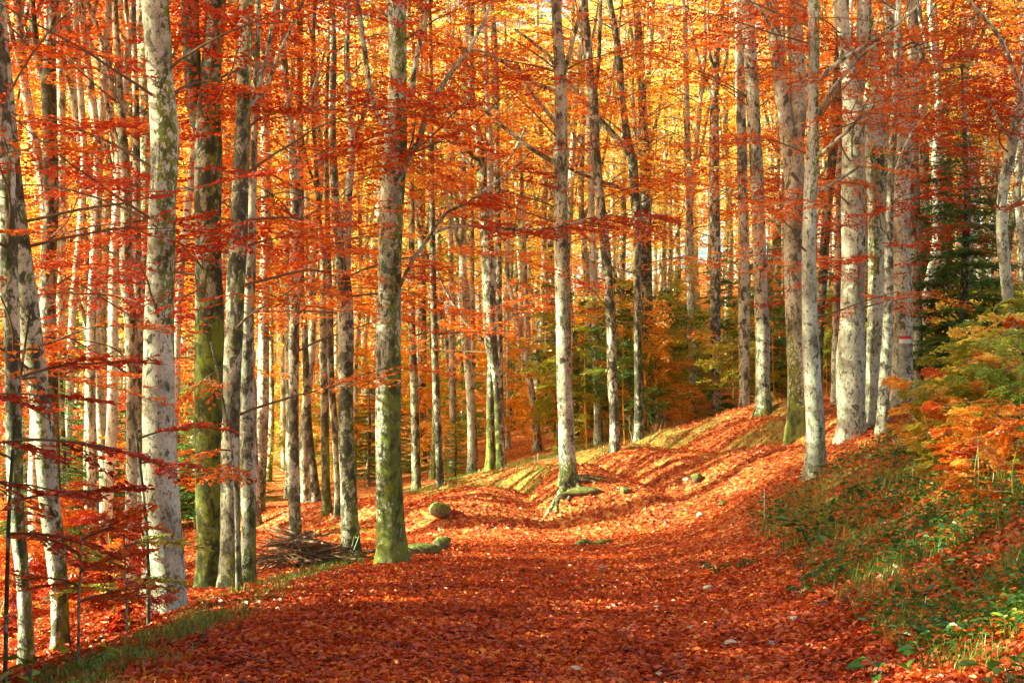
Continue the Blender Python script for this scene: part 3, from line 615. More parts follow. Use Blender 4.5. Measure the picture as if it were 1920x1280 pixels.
# ------------------------------------------------------------------ the forest behind and around: variants, then copies
def make_variant(k, zc=6.2, n=31):
    rg = np.random.default_rng(900 + k); H = rg.uniform(20, 24); root = empty('beech_tree', (0, 0, 0), 'x', 'tree')
    r0 = rg.uniform(.13, .19); z = np.linspace(-.5, H, 9)
    pts = np.stack([np.cumsum(rg.normal(0, .16, 9)) * (z > 0), np.cumsum(rg.normal(0, .16, 9)) * (z > 0), z, r0 * (1 - .75 * np.clip(z / H, 0, 1) ** 1.2)], -1)
    Q = resample(pts, .6); a = np.arange(8) * 2 * np.pi / 8
    lob = 1 + .16 * (fbm(np.cos(a)[None] * 1.3 + k, np.sin(a)[None] * 1.3 + Q[:, 2:3] * .9, 0, 2, 3) - .5)
    r = Q[:, 3] * (1 + .5 * np.exp(-np.maximum(Q[:, 2], 0) / .2))
    mb = MB(); lathed(mb, Q, r, lob, 8, 0, (.5, .8, .3, rg.uniform(-1, 1)), k)
    mb.build('trunk', (BP, BP, B, B, BP, B, BP)[k % 7], root, smooth=True, attr='moss')
    for j in range(rg.integers(1, 4)):                       # steep upper stems
        zz = rg.uniform(5, 12) if zc < 9 else rg.uniform(11, 14); q_ = Q[int(np.argmin(np.abs(Q[:, 2] - zz)))]; az = rg.uniform(0, 6.28); L = rg.uniform(5, 9)
        t = np.linspace(0, 1, 6)[:, None]; d = np.array([math.cos(az), math.sin(az), 0])
        P = q_[:3] + d * (t ** .6) * L * rg.uniform(.18, .32) + np.array([0, 0, 1]) * t * L + rg.normal(0, .08, (6, 3)) * t
        mb = MB(); v, f = tube(P, np.linspace(q_[3] * .62, .015, 6), 6); mb.add(v, f, 0); mb.build('limb', B, root, smooth=True, attr='moss')
    mb = MB()
    for j in range(n):
        zz = zc + (H - zc - .3) * ((j + rg.random()) / n) ** .85
        q_ = Q[int(np.argmin(np.abs(Q[:, 2] - zz)))]; hh = zz / H
        L = rg.uniform(1.4, 2.8) * (.8 + .5 * math.sin(hh * math.pi))
        branch(mb, q_[:3], rg.uniform(0, 6.28), L, rg.uniform(.0, .5) + .45 * hh, rg, T_BIG if zz < 14 else T_BIG, max(.012, q_[3] * .22), nsp=rg.integers(2, 4), flat_=.2, seg=4, twigs='axis' if j % 2 else None)
    mb.build('crown', [L_ORG, TWIG], root)
    return root
VAR = [make_variant(k) for k in range(7)] + [make_variant(7, 12.5, 26), make_variant(8, 12.5, 26)]
for r_ in VAR:
    for ch in r_.children:
        if ch.name.startswith('crown'): ch.material_slots[0].link = 'OBJECT'
def set_leaf(root, mat):
    for ch in root.children:
        if ch.name.startswith('crown'): ch.material_slots[0].link = 'OBJECT'; ch.material_slots[0].material = mat
used = set()
def far_tree(x, y, mat, label, group, sc=None, k=None):
    k = int(rng.integers(7)) if k is None else k; sc = sc or rng.uniform(.85, 1.2)
    z = h1(x, y); w = sc * rng.uniform(.65, 1.15)
    w = min(w, 1.15)
    S_ = (w, w, sc)
    if k in used: r = copy_tree(VAR[k], (x, y, z - .05), rng.uniform(0, 6.28), S_, label, group)
    else:
        used.add(k); r = VAR[k]; r.location = (x, y, z - .05); r.rotation_euler = (0, 0, rng.uniform(0, 6.28)); r.scale = S_; r['label'] = label; r['group'] = group
    r.rotation_euler = (rng.normal(0, .018), rng.normal(0, .018), r.rotation_euler[2])
    set_leaf(r, mat); ALLT.append((x, y, .3)); return r
def clear_of(x, y, d, steep=None):
    for (a, b, r) in ALLT:
        if (a - x) ** 2 + (b - y) ** 2 < d * d: return False
    return True
def blocked(x, y):
    """keep the road, its bend and the open slope free"""
    if y < 27 and -3.9 < x < 3.2: return True
    if 25 < y < 33 and -9 < x < 2: return True
    if 30 <= y < 44 and x > -4.5 - (y - 30) * .6 and x < 8.3: return True
    if y < 31 and 2.6 < x < 9.5: return True
    return False
# distances grow with a steady number of trees per band seen
ZONES = [(-9e9, 480, 'slender distant beech in the orange depth of the forest behind the left-hand trunks', 'distant beeches behind the left trunks'),
         (480, 980, 'slender distant beech in the sunlit forest beyond the bend of the path', 'distant beeches beyond the bend'),
         (980, 1460, 'slender distant beech above the green undergrowth behind the open slope', 'distant beeches behind the open slope'),
         (1460, 9e9, 'slender distant beech in the deep wood behind the right-hand pale trunks', 'distant beeches behind the right trunks')]
cnt = 0; tries = 0
while cnt < 258 and tries < 9000:
    tries += 1
    y = 24 + 86 * rng.random() ** .95
    u = rng.uniform(-120, 2040)
    x = (u - 960) / F * y
    if y < 44 and u > 470: continue
    if y < 34 and u > 250: continue
    if blocked(x, y) or not clear_of(x, y, 1.7 + y * .008): continue
    z_ = [z for z in ZONES if z[0] <= u < z[1]][0]
    near = y < 45
    t = rng.random()
    if u < 480: m = L_RED if (near or t < .12) else (L_ORG if t < .55 else L_GOLD)
    elif u < 1460: m = L_ORG if (t < .25 or near) else (L_GOLD if t < .88 else L_YEL)
    else: m = L_RED if (near or t < .35) else (L_ORG if t < .7 else L_GOLD)
    lb, gp = z_[2], z_[3]
    near = near and 1
    if near: lb = lb.replace('slender distant', 'red-leaved slender'); gp = gp.replace('distant', 'nearer')
    far_tree(x, y, m, lb, gp, k=int(rng.integers(7, 9)) if (near and u < 500 and rng.random() < .7) else None); cnt += 1
n = 0; tries = 0
while n < 12 and tries < 800:
    tries += 1; y = rng.uniform(25, 37); u = rng.uniform(60, 560); x = (u - 960) / F * y
    if x > -4.6 or not clear_of(x, y, 1.1) or (25 < y < 33 and x > -5.2): continue
    far_tree(x, y, L_RED, 'red-leaved slender beech in the orange depth of the forest behind the left-hand trunks', 'nearer beeches behind the left trunks', k=int(rng.integers(7, 9))); n += 1
# beyond the trees one can tell apart the wood goes on as one mass
tm, cm = MB(), MB(); rg = np.random.default_rng(5)
for i in range(400):
    y = 88 + 92 * rg.random(); u = rg.uniform(-150, 2070); x = (u - 960) / F * y; z0 = h1(x, y); H = rg.uniform(17, 25)
    P = np.array([[x, y, z0 - .3], [x + rg.normal(0, .25), y, z0 + H * .4], [x + rg.normal(0, .6), y, z0 + H]]); r0 = rg.uniform(.11, .2)
    v, f = tube(P, [r0, r0 * .75, .03], 6); tm.add(v, f, 2, np.full(len(v), .1))
    m = 0 if rg.random() < .6 else 1
    for j in range(24):
        zz = 4 + (H - 4) * rg.random() ** .95; az = rg.uniform(0, 6.28); L = rg.uniform(.2, 2.2)
        p = np.array([x + math.cos(az) * L, y + math.sin(az) * L, z0 + zz]); put_spray(tm, T_HUGE[rg.integers(6)], p, az, rg.normal(.1, .25), rg.uniform(.6, 1.1), rg, m, 0, twigs=None, flat_=.35)
tag(tm.build('distant_wood', [L_GOLD, L_ORG, BARKP], attr='moss'), 'golden far wood of thin pale trunks filling the depth of the forest', 'forest', kind='stuff')

# trees left of the frame and behind the camera, whose crowns shade the foreground
n = 0; tries = 0
while n < 40 and tries < 6000:
    tries += 1
    x = rng.uniform(-29, -5.5); y = rng.uniform(13, 52)
    if (x / max(y, .1)) * F + 960 > -60: continue
    if 21 < y < 39 and x < -14 and rng.random() < .75: continue
    if not clear_of(x, y, 2.1): continue
    far_tree(x, y, L_RED, 'beech standing outside the left edge of the picture', 'beeches outside the left edge', k=int(rng.integers(7, 9))); n += 1
for (x, y) in ((-7, 9), (-10.5, 6), (-7.5, 4), (-11, 1), (-16, 8), (-9, 12), (5.4, 3.5), (9.5, 9), (7.5, -2), (12.5, 17), (13.5, 24), (-3.9, 2.5), (-14, 3), (-13, 10), (-8, 10.8), (-9.8, 13.2), (-11.4, 12), (-10.2, 9)):
    far_tree(x, y, L_RED, 'beech standing outside the right edge or behind the viewer' if x > 0 else 'beech standing close outside the left edge or behind the viewer', 'beeches outside the right edge' if x > 0 else 'beeches close outside the left edge')

# ------------------------------------------------------------------ conifers
def make_fir(k, H, dense=1.0, mat=None):
    rg = np.random.default_rng(40 + k); root = empty('fir_tree', (0, 0, 0), 'x', 'fir')
    mb = MB(); P = np.array([[0, 0, -.3], [0.02 * H, 0, H * .5], [0, 0, H]]); v, f = tube(P, [H * .014 + .01, H * .009 + .008, .006], 6); mb.add(v, f, 0); mb.build('trunk', BARKD, root, smooth=True, attr='moss')
    mb = MB(); z = .08 * H; lev = 0
    nl = 0.03 if H > 5 else .022
    while z < H * .98:
        R_ = (1 - z / H) ** .8 * H * .24 + .12
        for j in range(int(6 * dense) + 1):
            az = rg.uniform(0, 6.28); L = R_ * rg.uniform(.7, 1.1)
            m = max(5, int(L / .11)); t = np.linspace(.06, 1, m)
            ax = np.stack([t * L, 0 * t, -.28 * L * t + .22 * L * t * t], -1)
            LP, LD = [], []
            for s in (-1, 1):
                sl = (.42 * L * np.sin(np.clip(t * .9 + .12, 0, 1) * math.pi) + .05) * rg.uniform(.7, 1.1, m)
                for q_ in range(3):
                    an = s * .95
                    LP.append(ax + np.stack([np.cos(an) * sl * q_ / 3, np.sin(an) * sl * q_ / 3, -.12 * sl * q_ / 3], -1)); LD.append((np.stack([np.cos(an + s * rg.normal(0, .3, m)), np.sin(an + s * rg.normal(0, .3, m)), rg.normal(-.15, .22, m)], -1), sl / 2.2))
            PP = np.concatenate(LP); DD = np.concatenate([a for a, b in LD]); LL = np.concatenate([b for a, b in LD])
            ca, sa = math.cos(az), math.sin(az); M = np.array([[ca, sa, 0], [-sa, ca, 0], [0, 0, 1]])
            NN = np.stack([rg.normal(0, .5, len(PP)), rg.normal(0, .5, len(PP)), np.ones(len(PP))], -1)
            v, f = leaves(PP @ M + [0, 0, z + rg.uniform(-.05, .05)], DD @ M, NN, np.maximum(LL, .06), W=.22, fold=.3); mb.add(v, f, 0)
            v, f = tube(ax[::max(1, m // 4)] @ M + [0, 0, z], np.linspace(.012, .004, len(ax[::max(1, m // 4)])), 3); mb.add(v, f, 1)
        z += max(.10, H * .035) * rg.uniform(.8, 1.2)
    mb.build('crown', [mat or L_FIR, TWIG], root); return root
FIRS = [make_fir(0, 9), make_fir(1, 5.5), make_fir(2, 3.2)]
YFIR = make_fir(3, 2.0, 1.2, L_FIRL)
fu = set()
def put_fir(k, x, y, sc, label, group=None):
    z = h1(x, y)
    if k in fu: r = copy_tree(FIRS[k], (x, y, z), rng.uniform(0, 6.28), sc, label, group)
    else: fu.add(k); r = FIRS[k]; r.location = (x, y, z); r.scale = (sc,) * 3; r['label'] = label
    if group: r['group'] = group
    elif 'group' in r: del r['group']
    m = L_FIRL if (group and 'slope' in group and rng.random() < .75) else L_FIR
    for ch in r.children:
        if ch.name.startswith('crown'): ch.material_slots[0].link = 'OBJECT'; ch.material_slots[0].material = m
    return r
def uy(u, Y): return (u - 960) / F * Y
for (u, Y, k, sc, lb) in ((1800, 33, 0, .95, 'tall dark green fir among red leaves right of the trail-marked beech'),
                          (1772, 52, 0, 1.2, 'dark fir reaching high beside the right-hand pale trunks, partly behind red leaves'),
                          (170, 52, 0, 1.35, 'lone green fir top showing between left trunks amid orange leaves'),
                          (110, 30, 1, 1.0, 'dark fir with drooping boughs behind the forked left trunk')):
    put_fir(k, uy(u, Y), Y, sc, lb)
n = 0; tries = 0
while n < 44 and tries < 2000:
    tries += 1
    Y = rng.uniform(50, 80); u = rng.choice([rng.uniform(640, 1000), rng.uniform(1040, 1560), rng.uniform(1180, 1560)]); x = uy(u, Y)
    if not clear_of(x, Y, .7): continue
    k = int(rng.choice([1, 2, 2])); put_fir(k, x, Y, rng.uniform(.7, 1.25), 'dark green fir in the undergrowth behind the mound and the slope', 'firs in the undergrowth behind the slope'); n += 1
for (u, Y) in ((40, 34), (180, 36), (235, 40), (330, 38), (690, 50), (740, 54)):
    put_fir(1, uy(u, Y), Y, rng.uniform(.6, .9), 'shaded dark fir low between the left trunks', 'shaded firs between the left trunks')
n = 0
while n < 12:
    Y = rng.uniform(34, 52); u = rng.uniform(-30, 480)
    if not clear_of(uy(u, Y), Y, .6): continue
    put_fir(int(rng.choice([1, 2])), uy(u, Y), Y, rng.uniform(.6, 1), 'shaded dark fir low between the left trunks', 'shaded firs between the left trunks'); n += 1
for (x, y) in ((-6.4, 10.8), (-5.0, 7), (-5.9, 9.3), (-7.2, 11.6), (-7.5, 13), (-8, 9.5), (-6.5, 5.5), (-9.5, 12), (-9, 7), (-6.2, 2.5), (-11, 10), (-8.5, 3.5), (-12, 6), (-5.2, 4)):  # unseen firs, added left of the frame to keep the foreground in shade
    put_fir(0, x, y, rng.uniform(.85, 1.2), 'unseen fir added outside the left edge to shade the foreground', 'unseen firs added for shade at the left')
Y = 44.5; YFIR.location = (uy(853, Y), Y, h1(uy(853, Y), Y)); YFIR['label'] = 'small light-green young fir in the sun above the mossy boulder'

# ------------------------------------------------------------------ young beeches and bushes of the understorey
def make_bush(k, H, nb, tp, mat, spread=1.0, z0=.15):
    rg = np.random.default_rng(70 + k); root = empty('young_beech', (0, 0, 0), 'x', 'sapling')
    mb = MB(); P = np.array([[0, 0, -.2], [rg.normal(0, .06), rg.normal(0, .06), H * .4], [rg.normal(0, .15), rg.normal(0, .15), H]])
    Q = resample(np.concatenate([P, [[.012 * H ** .5 + .006], [.011 * H ** .5], [.004]]], 1), .2)
    v, f = tube(Q[:, :3], Q[:, 3], 6); mb.add(v, f, 0); mb.build('stem', BARKD, root, smooth=True, attr='moss')
    mb = MB()
    for j in range(nb):
        z = H * (z0 + (1 - z0) * (j + rg.random()) / nb); q_ = Q[int(np.argmin(np.abs(Q[:, 2] - z)))]
        branch(mb, q_[:3], rg.uniform(0, 6.28), spread * (1.15 - .6 * z / H) * rg.uniform(.6, 1.2), rg.uniform(-.05, .9), rg, tp, .009, nsp=3, ssc=.42 if H > 2 else .30, flat_=.55, seg=4, lsc=1.25, keep=.8)
    mb.build('foliage', [mat, TWIG], root)
    root.children[-1].material_slots[0].link = 'OBJECT'; root.children[-1].material_slots[0].material = mat
    for ch in root.children:
        if ch.name.startswith('foliage'): ch.material_slots[0].link = 'OBJECT'; ch.material_slots[0].material = mat
    return root
BUSH = [make_bush(0, 3.6, 22, T_MED, L_ORG, 1.4), make_bush(1, 2.4, 16, T_MED, L_YEL, 1.1), make_bush(2, 1.5, 13, T_FINE, L_YEL, .62), make_bush(3, 4.6, 26, T_MED, L_ORG, 1.6, .3)]
bu = set()
def put_bush(k, x, y, sc, mat, label, group=None):
    z = h1(x, y)
    if k in bu: r = copy_tree(BUSH[k], (x, y, z), rng.uniform(0, 6.28), sc, label, group or 'g')
    else: bu.add(k); r = BUSH[k]; r.location = (x, y, z); r.scale = (sc,) * 3; r['label'] = label
    if group: r['group'] = group
    elif 'group' in r: del r['group']
    for ch in r.children:
        if ch.name.startswith('foliage'): ch.material_slots[0].link = 'OBJECT'; ch.material_slots[0].material = mat
    return r
n = 0; tries = 0
while n < 96 and tries < 3000:
    tries += 1
    Y = 43 + 40 * rng.random() ** 1.6; u = rng.uniform(1030, 1600); x = uy(u, Y)
    if not clear_of(x, Y, .6): continue
    m = [L_YEL, L_ORG, L_GRN, L_YEL, L_GRN, L_YEL][rng.integers(6)]
    put_bush(int(rng.integers(4)), x, Y, rng.uniform(.6, 1.1), m, 'leafy young beech in the yellow-green undergrowth behind the open slope', 'young beeches behind the open slope'); n += 1
n = 0
while n < 46:
    Y = rng.uniform(46, 90); u = rng.uniform(470, 1000); x = uy(u, Y)
    if not clear_of(x, Y, .6): continue
    put_bush(int(rng.choice([0, 1, 3])), x, Y, rng.uniform(.6, 1.2), [L_ORG, L_YEL, L_GOLD, L_ORG][rng.integers(4)], 'leafy young beech in the undergrowth beyond the bend', 'young beeches beyond the bend'); n += 1
n = 0
while n < 22:
    Y = rng.uniform(33, 62); u = rng.uniform(-40, 480); x = uy(u, Y)
    if not clear_of(x, Y, .6) : continue
    put_bush(int(rng.choice([0, 1, 3])), x, Y, rng.uniform(.6, 1.2), [L_RED, L_YEL, L_CRIM, L_CRIM][rng.integers(4)], 'red or ochre young beech in the shade between the left trunks', 'young beeches between the left trunks'); n += 1
n = 0
while n < 13:
    Y = rng.uniform(13.5, 24); u = rng.uniform(-60, 270); x = uy(u, Y)
    if not clear_of(x, Y, .4): continue
    put_bush(int(rng.choice([1, 2, 2])), x, Y, rng.uniform(.5, .9), [L_CRIM, L_RED, L_CRIM][rng.integers(3)], 'dark red low young beech on the ground falling away at the left edge', 'low young beeches at the left edge'); n += 1
n = 0
while n < 34:
    Y = rng.uniform(33, 50); u = rng.uniform(1755, 2000); x = uy(u, Y)
    if not clear_of(x, Y, .5): continue
    put_bush(int(rng.choice([1, 2])), x, Y, rng.uniform(.6, 1.0), [L_RED, L_GOLD, L_YEL, L_YEL][rng.integers(4)], 'red, gold or green young beech in the thicket right of the trail-marked trunk', 'young beeches in the right-hand thicket'); n += 1

# ------------------------------------------------------------------ leaves lying on the ground
rg = np.random.default_rng(11)
def ground_normals(x, y, e=.06):
    hx = (height(x + e, y) - height(x - e, y)) / (2 * e); hy = (height(x, y + e) - height(x, y - e)) / (2 * e)
    return unit(np.stack([-hx, -hy, np.ones_like(hx)], -1))
def scatter(n, y0, y1, mg=1.2, p=1.0):
    """more per square metre near the viewer, thinning out with distance"""
    t = rg.random(n); y = y0 * (y1 / y0) ** (t ** p); hw = .36 * y + mg
    x = rg.uniform(-1, 1, n) * hw; return x, y
x, y = scatter(175000, 7.5, 40); z = height(x, y); nn = ground_normals(x, y)
gm = gmask(x, y); keep = rg.random(len(x)) > gm * .3; x, y, z, nn = x[keep], y[keep], z[keep], nn[keep]
n = len(x); az = rg.uniform(0, 6.28, n); D = np.stack([np.cos(az), np.sin(az), rg.normal(.12, .28, n)], -1)
NN = unit(nn + rg.normal(0, .42, (n, 3))); D = unit(D - (D * NN).sum(1)[:, None] * NN)
LL = rg.uniform(.040, .078, n) * np.where(y < 14, 1.14, 1) * (1 + .012 * np.maximum(y - 12, 0)); P = np.stack([x, y, z + rg.uniform(.004, .035, n) + .01 * (y > 25)], -1) - D * LL[:, None] * .5
near = y < 19
mb = MB()
v, f = leaves(P[near], D[near], NN[near], LL[near], W=.62, fold=.28, hexa=True); mb.add(v, f, 0)
v, f = leaves(P[~near], D[~near], NN[~near], LL[~near], W=.62, fold=.2); mb.add(v, f, 0)
tag(mb.build('fallen_leaves', L_LIT), 'red and orange beech leaves covering the path and slopes', 'leaves', kind='stuff')

# ------------------------------------------------------------------ grass and low herbs
def blades(x, y, L, lean=.5, w=.006):
    z = height(x, y) - .01; n = len(x); az = rg.uniform(0, 6.28, n); ln = rg.uniform(.1, lean, n) * L
    d = np.stack([np.cos(az), np.sin(az), 0 * az], -1); s = np.stack([-np.sin(az), np.cos(az), 0 * az], -1) * w * (.6 + .8 * rg.random(n))[:, None]
    B0 = np.stack([x, y, z], -1); up = np.array([0, 0, 1.]); L = L[:, None]; ln = ln[:, None]
    r1 = B0 + up * L * .5 + d * ln * .3; r2 = B0 + up * L * .85 + d * ln * .8; r3 = B0 + up * L * .85 * (1 - .25 * ln / L) + d * ln * 1.3
    v = np.stack([B0 - s, B0 + s, r1 + s * .85, r1 - s * .85, r2 + s * .55, r2 - s * .55, r3 + s * .1, r3 - s * .1], 1)
    i = np.arange(n)[:, None] * 8
    return v.reshape(-1, 3), np.concatenate([i + np.array([[0, 1, 2, 3]]), i + np.array([[3, 2, 4, 5]]), i + np.array([[5, 4, 6, 7]])])
mb = MB()
x, y = scatter(330000, 7.5, 48, 1.5, .9); g = gmask(x, y); tuft = fbm(x * 2.3, y * 2.3, 0, 2, 77)
k = rg.random(len(x)) < g * sst(.36, .6, tuft) * np.where((x > 2) & (y < 26), .6, .95); x, y = x[k], y[k]; far = y > 26
L = np.where(far, rg.uniform(.05, .16, len(x)), np.where(x < 0, rg.uniform(.03, .15, len(x)), rg.uniform(.06, .26, len(x))))
v, f = blades(x, y, L, 1.0, .0038); mb.add(v, f, 0)
print('blades', len(x))
tag(mb.build('grass', L_GRASS), 'thin green and straw grass growing on the bank and verges', 'grass', kind='stuff')
# low broad-leaved ground cover
mb = MB(); x, y = scatter(130000, 8, 27, .8);  g = gmask(x, y) * (x > 2.6); cl = fbm(x * 1.6, y * 1.6, 0, 3, 55)
k = rg.random(len(x)) < g * sst(.38, .58, cl) * .95; x, y = x[k], y[k]; n = len(x)
print('cover', n)
hgt = rg.uniform(.03, .22, n); az = rg.uniform(0, 6.28, n)
D = np.stack([np.cos(az), np.sin(az), rg.uniform(-.5, .25, n)], -1); P = np.stack([x, y, height(x, y) + hgt], -1)
NN = unit(rg.normal(0, .35, (n, 3)) + [0, 0, 1]); LL = rg.uniform(.03, .1, n)
gr = rg.random(n) < .66
v, f = leaves(P[gr], D[gr], NN[gr], LL[gr], W=.55, fold=.2, hexa=True); mb.add(v, f, 0)
v, f = leaves(P[~gr], D[~gr], NN[~gr], LL[~gr] * .8, W=.6, fold=.25, hexa=True); mb.add(v, f, 1)
tag(mb.build('ground_cover', [L_GRN, L_RED]), 'low green herbs and trapped orange leaves on the right-hand bank', 'ground cover', kind='stuff')

# ------------------------------------------------------------------ single plants, rocks, wood
def herb(name, u, v, Y, nl, L, mat, label, h=.22, W=.6, cat='plant', rise=.3, stems=True):
    if Y is None: Y = hit(u, v) or 15
    x0 = uy(u, Y); z0 = h1(x0, Y); lm = MB()
    for k in range(nl):
        az = rg.uniform(0, 6.28); r = rg.uniform(.3, 1) * h * 1.1; zt = h * rg.uniform(.45, 1.1)
        tip = np.array([math.cos(az) * r, math.sin(az) * r, zt])
        vv, ff = tube(np.array([[0, 0, -.03], tip * [.4, .4, .7], tip]), [.005, .004, .003], 4); lm.add(vv, ff, 1)
        d = np.array([[math.cos(az), math.sin(az), rg.uniform(-.5, rise)]])
        vv, ff = leaves(tip[None], d, rg.normal(0, .25, (1, 3)) + [[0, 0, 1]], [L * rg.uniform(.7, 1.2)], W=W, fold=.22, hexa=True); lm.add(vv, ff, 0)
    o = lm.build(name, [mat, L_GRN]); o.location = (x0, Y, z0); return tag(o, label, cat)
HERBS = [
 (1640,1175,9.9,5,.14,L_GRN,'large-leaved green herb lying over red leaves at the lower right path edge',.16),
 (1735,1160,9.8,6,.12,L_GRN,'green herb with rounded leaves in the dark lower right bank',.18),
 (1900,1225,8.5,6,.15,L_GRN,'broad green herb at the bottom right corner',.2),
 (1560,1065,14.3,9,.15,L_GRN,'wide-leaved green plant at the foot of the right bank',.22),
 (1500,1090,14.2,8,.11,L_GRN,'pale green herb at the tip of the grassy bank beside the path',.14),
 (1345,1080,18,12,.10,L_GRN,'spreading green herb where the bank runs out onto the path',.14),
 (1385,1072,18,12,.10,L_GRN,'second spreading herb, nearer the grassy bank foot',.14),
 (1520,1010,17,12,.17,L_GRN,'strap-leaved green plant halfway up the grassy bank',.3),
 (1495,940,21,14,.13,L_GRN,'leafy green plant below the smooth leaning beech',.22),
 (1440,950,22.5,9,.09,L_YEL,'small light-green plant beside the thin white stake',.16),
 (1620,930,18.5,14,.13,L_GRN,'dark green herb clump below the crest of the right bank',.24),
 (1680,870,21,14,.13,L_GRN,'green herb clump under the trail-marked trunk',.26),
 (60,1262,9.9,7,.13,L_GRN,'broad green leaves at the bottom left corner',.2),
 (150,1245,10.3,6,.11,L_YEL,'yellowing green plant beside the path at the bottom left',.2),
 (22,1250,9.6,5,.12,L_YEL,'yellow-edged herb against the left picture border',.17),
 (655,1022,22,12,.14,L_YEL,'bright yellow-green sprout beside the brush pile and split beech',.5),
 (655,1056,21,9,.10,L_GRN,'low green tuft of leaves between split beech and road-edge beech',.12),
]
for (u, v, Y, nl, L, m, lb, hh) in HERBS: herb('leafy_plant', u, v, Y, nl, L, m, lb, hh)

def ico(rough, sc, seed, sub=4, cuts=7):
    import bmesh
    bm = bmesh.new(); bmesh.ops.create_icosphere(bm, subdivisions=sub, radius=1)
    V = np.array([v.co for v in bm.verts]); Fc = np.array([[v.index for v in f.verts] for f in bm.faces]); bm.free()
    n = fbm(V[:, 0] * 1.3 + seed * 9, V[:, 1] * 1.3, V[:, 2] * 1.3, 3, 2) - .5; n2 = fbm(V[:, 0] * 4 + seed, V[:, 1] * 4, V[:, 2] * 4, 2, 6) - .5
    V = V * (1 + rough * 1.6 * n + rough * .4 * n2)[:, None]
    r_ = np.random.default_rng(seed)
    for _ in range(cuts):                                # knocked-off facets
        d = unit(r_.normal(0, 1, 3)); c0 = r_.uniform(.62, .85); over = np.maximum(V @ d - c0, 0); V -= over[:, None] * d * .85
    return V * sc, Fc
def rock(u, v, Y, w, d, h, mat, label, seed, sink=.25, name='rock', cat='rock', rough=.3, sub=4, group=None):
    if Y is None: Y = hit(u, v) or 25
    x0 = uy(u, Y); z0 = h1(x0, Y); V, Fc = ico(rough, np.array([w / 2, d / 2, h / 2 / (1 - sink * .6)]), seed, sub)
    mb = MB(); mb.add(V, Fc, 0); o = mb.build(name, mat, smooth=False if sub < 3 else True)
    o.location = (x0, Y, z0 + h * (.5 - sink)); tag(o, label, cat, group); return o
rock(825, 968, None, .42, .5, .34, ROCKM, 'rounded mossy boulder set in the far bank below the young fir', 3, .12)
rock(829, 1034, 23.6, .32, .3, .26, ROCKM, 'squarish brown rock at the road edge, right one of the roadside pair', 5, .1)
rock(790, 1040, 22.6, .62, .4, .22, ROCKM, 'low mossy rock at the road edge, left of the squarish one', 8, .2)
rock(757, 1050, 22.0, .3, .3, .12, ROCKM, 'small mossy rock touching the foot of the road-edge beech', 9, .2)
rock(1306, 902, None, .26, .3, .2, ROCKM, 'small green mossy stone out on the open slope', 12, .2)
rock(1172, 922, None, .2, .2, .14, ROCKM, 'mossy hump of stone on the slope right of the exposed roots', 14, .3)
rock(1356, 946, None, .16, .2, .1, ROCKM, 'tiny dark mossy stone near the white stake', 15, .2)
rock(1312, 970, None, .13, .12, .12, ROCKP, 'white pebble shining on the red slope', 21, .15, 'stone', 'stone')
rock(1287, 903, None, .16, .14, .1, ROCKP, 'pale chip of stone left of the small mossy stone on the slope', 22, .15, 'stone', 'stone')
rock(580, 955, 36, .5, .4, .2, ROCKP, 'flat white stone in the sun beyond the brush pile', 23, .2, 'stone', 'stone')
rock(642, 1012, 0, .1, .1, .1, ROCKP, 'x', 24) if False else None
STN = [(1492,1164,.16,'white stone on the path near the bank foot'),(1371,1210,.22,'largest white stone lying among the red leaves at lower right'),(1448,1210,.13,'small white stone right of the largest one'),
 (1128,1067,.22,'flat grey stone showing through leaves in the middle of the road'),(1108,1112,.2,'grey-white stone in the centre of the road'),(1230,1142,.16,'pale stone right of the road centre'),
 (1206,1150,.1,'small pale stone left of its pale neighbour, centre right of the road'),(912,1075,.14,'tiny white stone on the left side of the road'),(792,1181,.1,'lone white pebble left of the road centre'),
 (974,1217,.12,'white pebble in the near leaves at the centre'),(1296,1182,.17,'pale stone between the road centre and the largest white stone'),(1327,1105,.2,'whitish stone near the tip of the right bank'),(1078,1262,.2,'pale flat stone at the very bottom centre'),(1236,1268,.14,'white stone at the bottom edge, right of centre'),(1400,1272,.12,'small white stone at the bottom edge under the right bank')]
for i, (u, v, w, lb) in enumerate(STN): rock(u, v, None, w * .7, w * .6, w * .34, ROCKP, lb, 30 + i, .3, 'stone', 'stone', .35, 3)

# mossy log on the path
def log(u0, v0, u1, v1, Y, r, mat, name, label, cat='log'):
    Y2 = Y; a = np.array([uy(u0, Y), Y, 0]); b = np.array([uy(u1, Y), Y + .1, 0]); n = 14
    t = np.linspace(0, 1, n)[:, None]; P = a + (b - a) * t; P[:, 2] = height(P[:, 0], P[:, 1]) + r * .75 + .02 * np.sin(t[:, 0] * 7)
    rr = r * (1 + .22 * np.sin(t[:, 0] * 9 + 1)) * np.sin(np.clip(t[:, 0] * 5 + .5, 0, math.pi / 2)) * np.sin(np.clip((1 - t[:, 0]) * 4 + .6, 0, math.pi / 2))
    v, f, tr = capped(P, rr, 10); v = v + (fbm(v[:, 0] * 9, v[:, 1] * 9, v[:, 2] * 9, 2, 1) - .5)[:, None] * r * .6
    mb = MB(); mb.add(v, f, 0); mb.v.append(np.zeros((0, 3))); mb.a.append(np.zeros(0)); mb.f.append(tr); mb.m.append(np.zeros(len(tr)))
    o = mb.build(name, mat, smooth=True, origin=(a + b) / 2); o.location = tuple((a + b) / 2); return tag(o, label, cat)
log(1080, 1016, 1146, 1014, 25.6, .062, ROCKM, 'mossy_log', 'short green mossy log lying at the far edge of the path')
log(1655, 812, 1712, 808, 24.5, .035, STICK, 'dead_branch', 'pale dead branch lying on the crest below the trail-marked beech', 'branch')
log(1700, 848, 1752, 845, 22, .035, STICK, 'dead_branch', 'barkless bright stick lying in grass right of the crest beeches', 'branch')
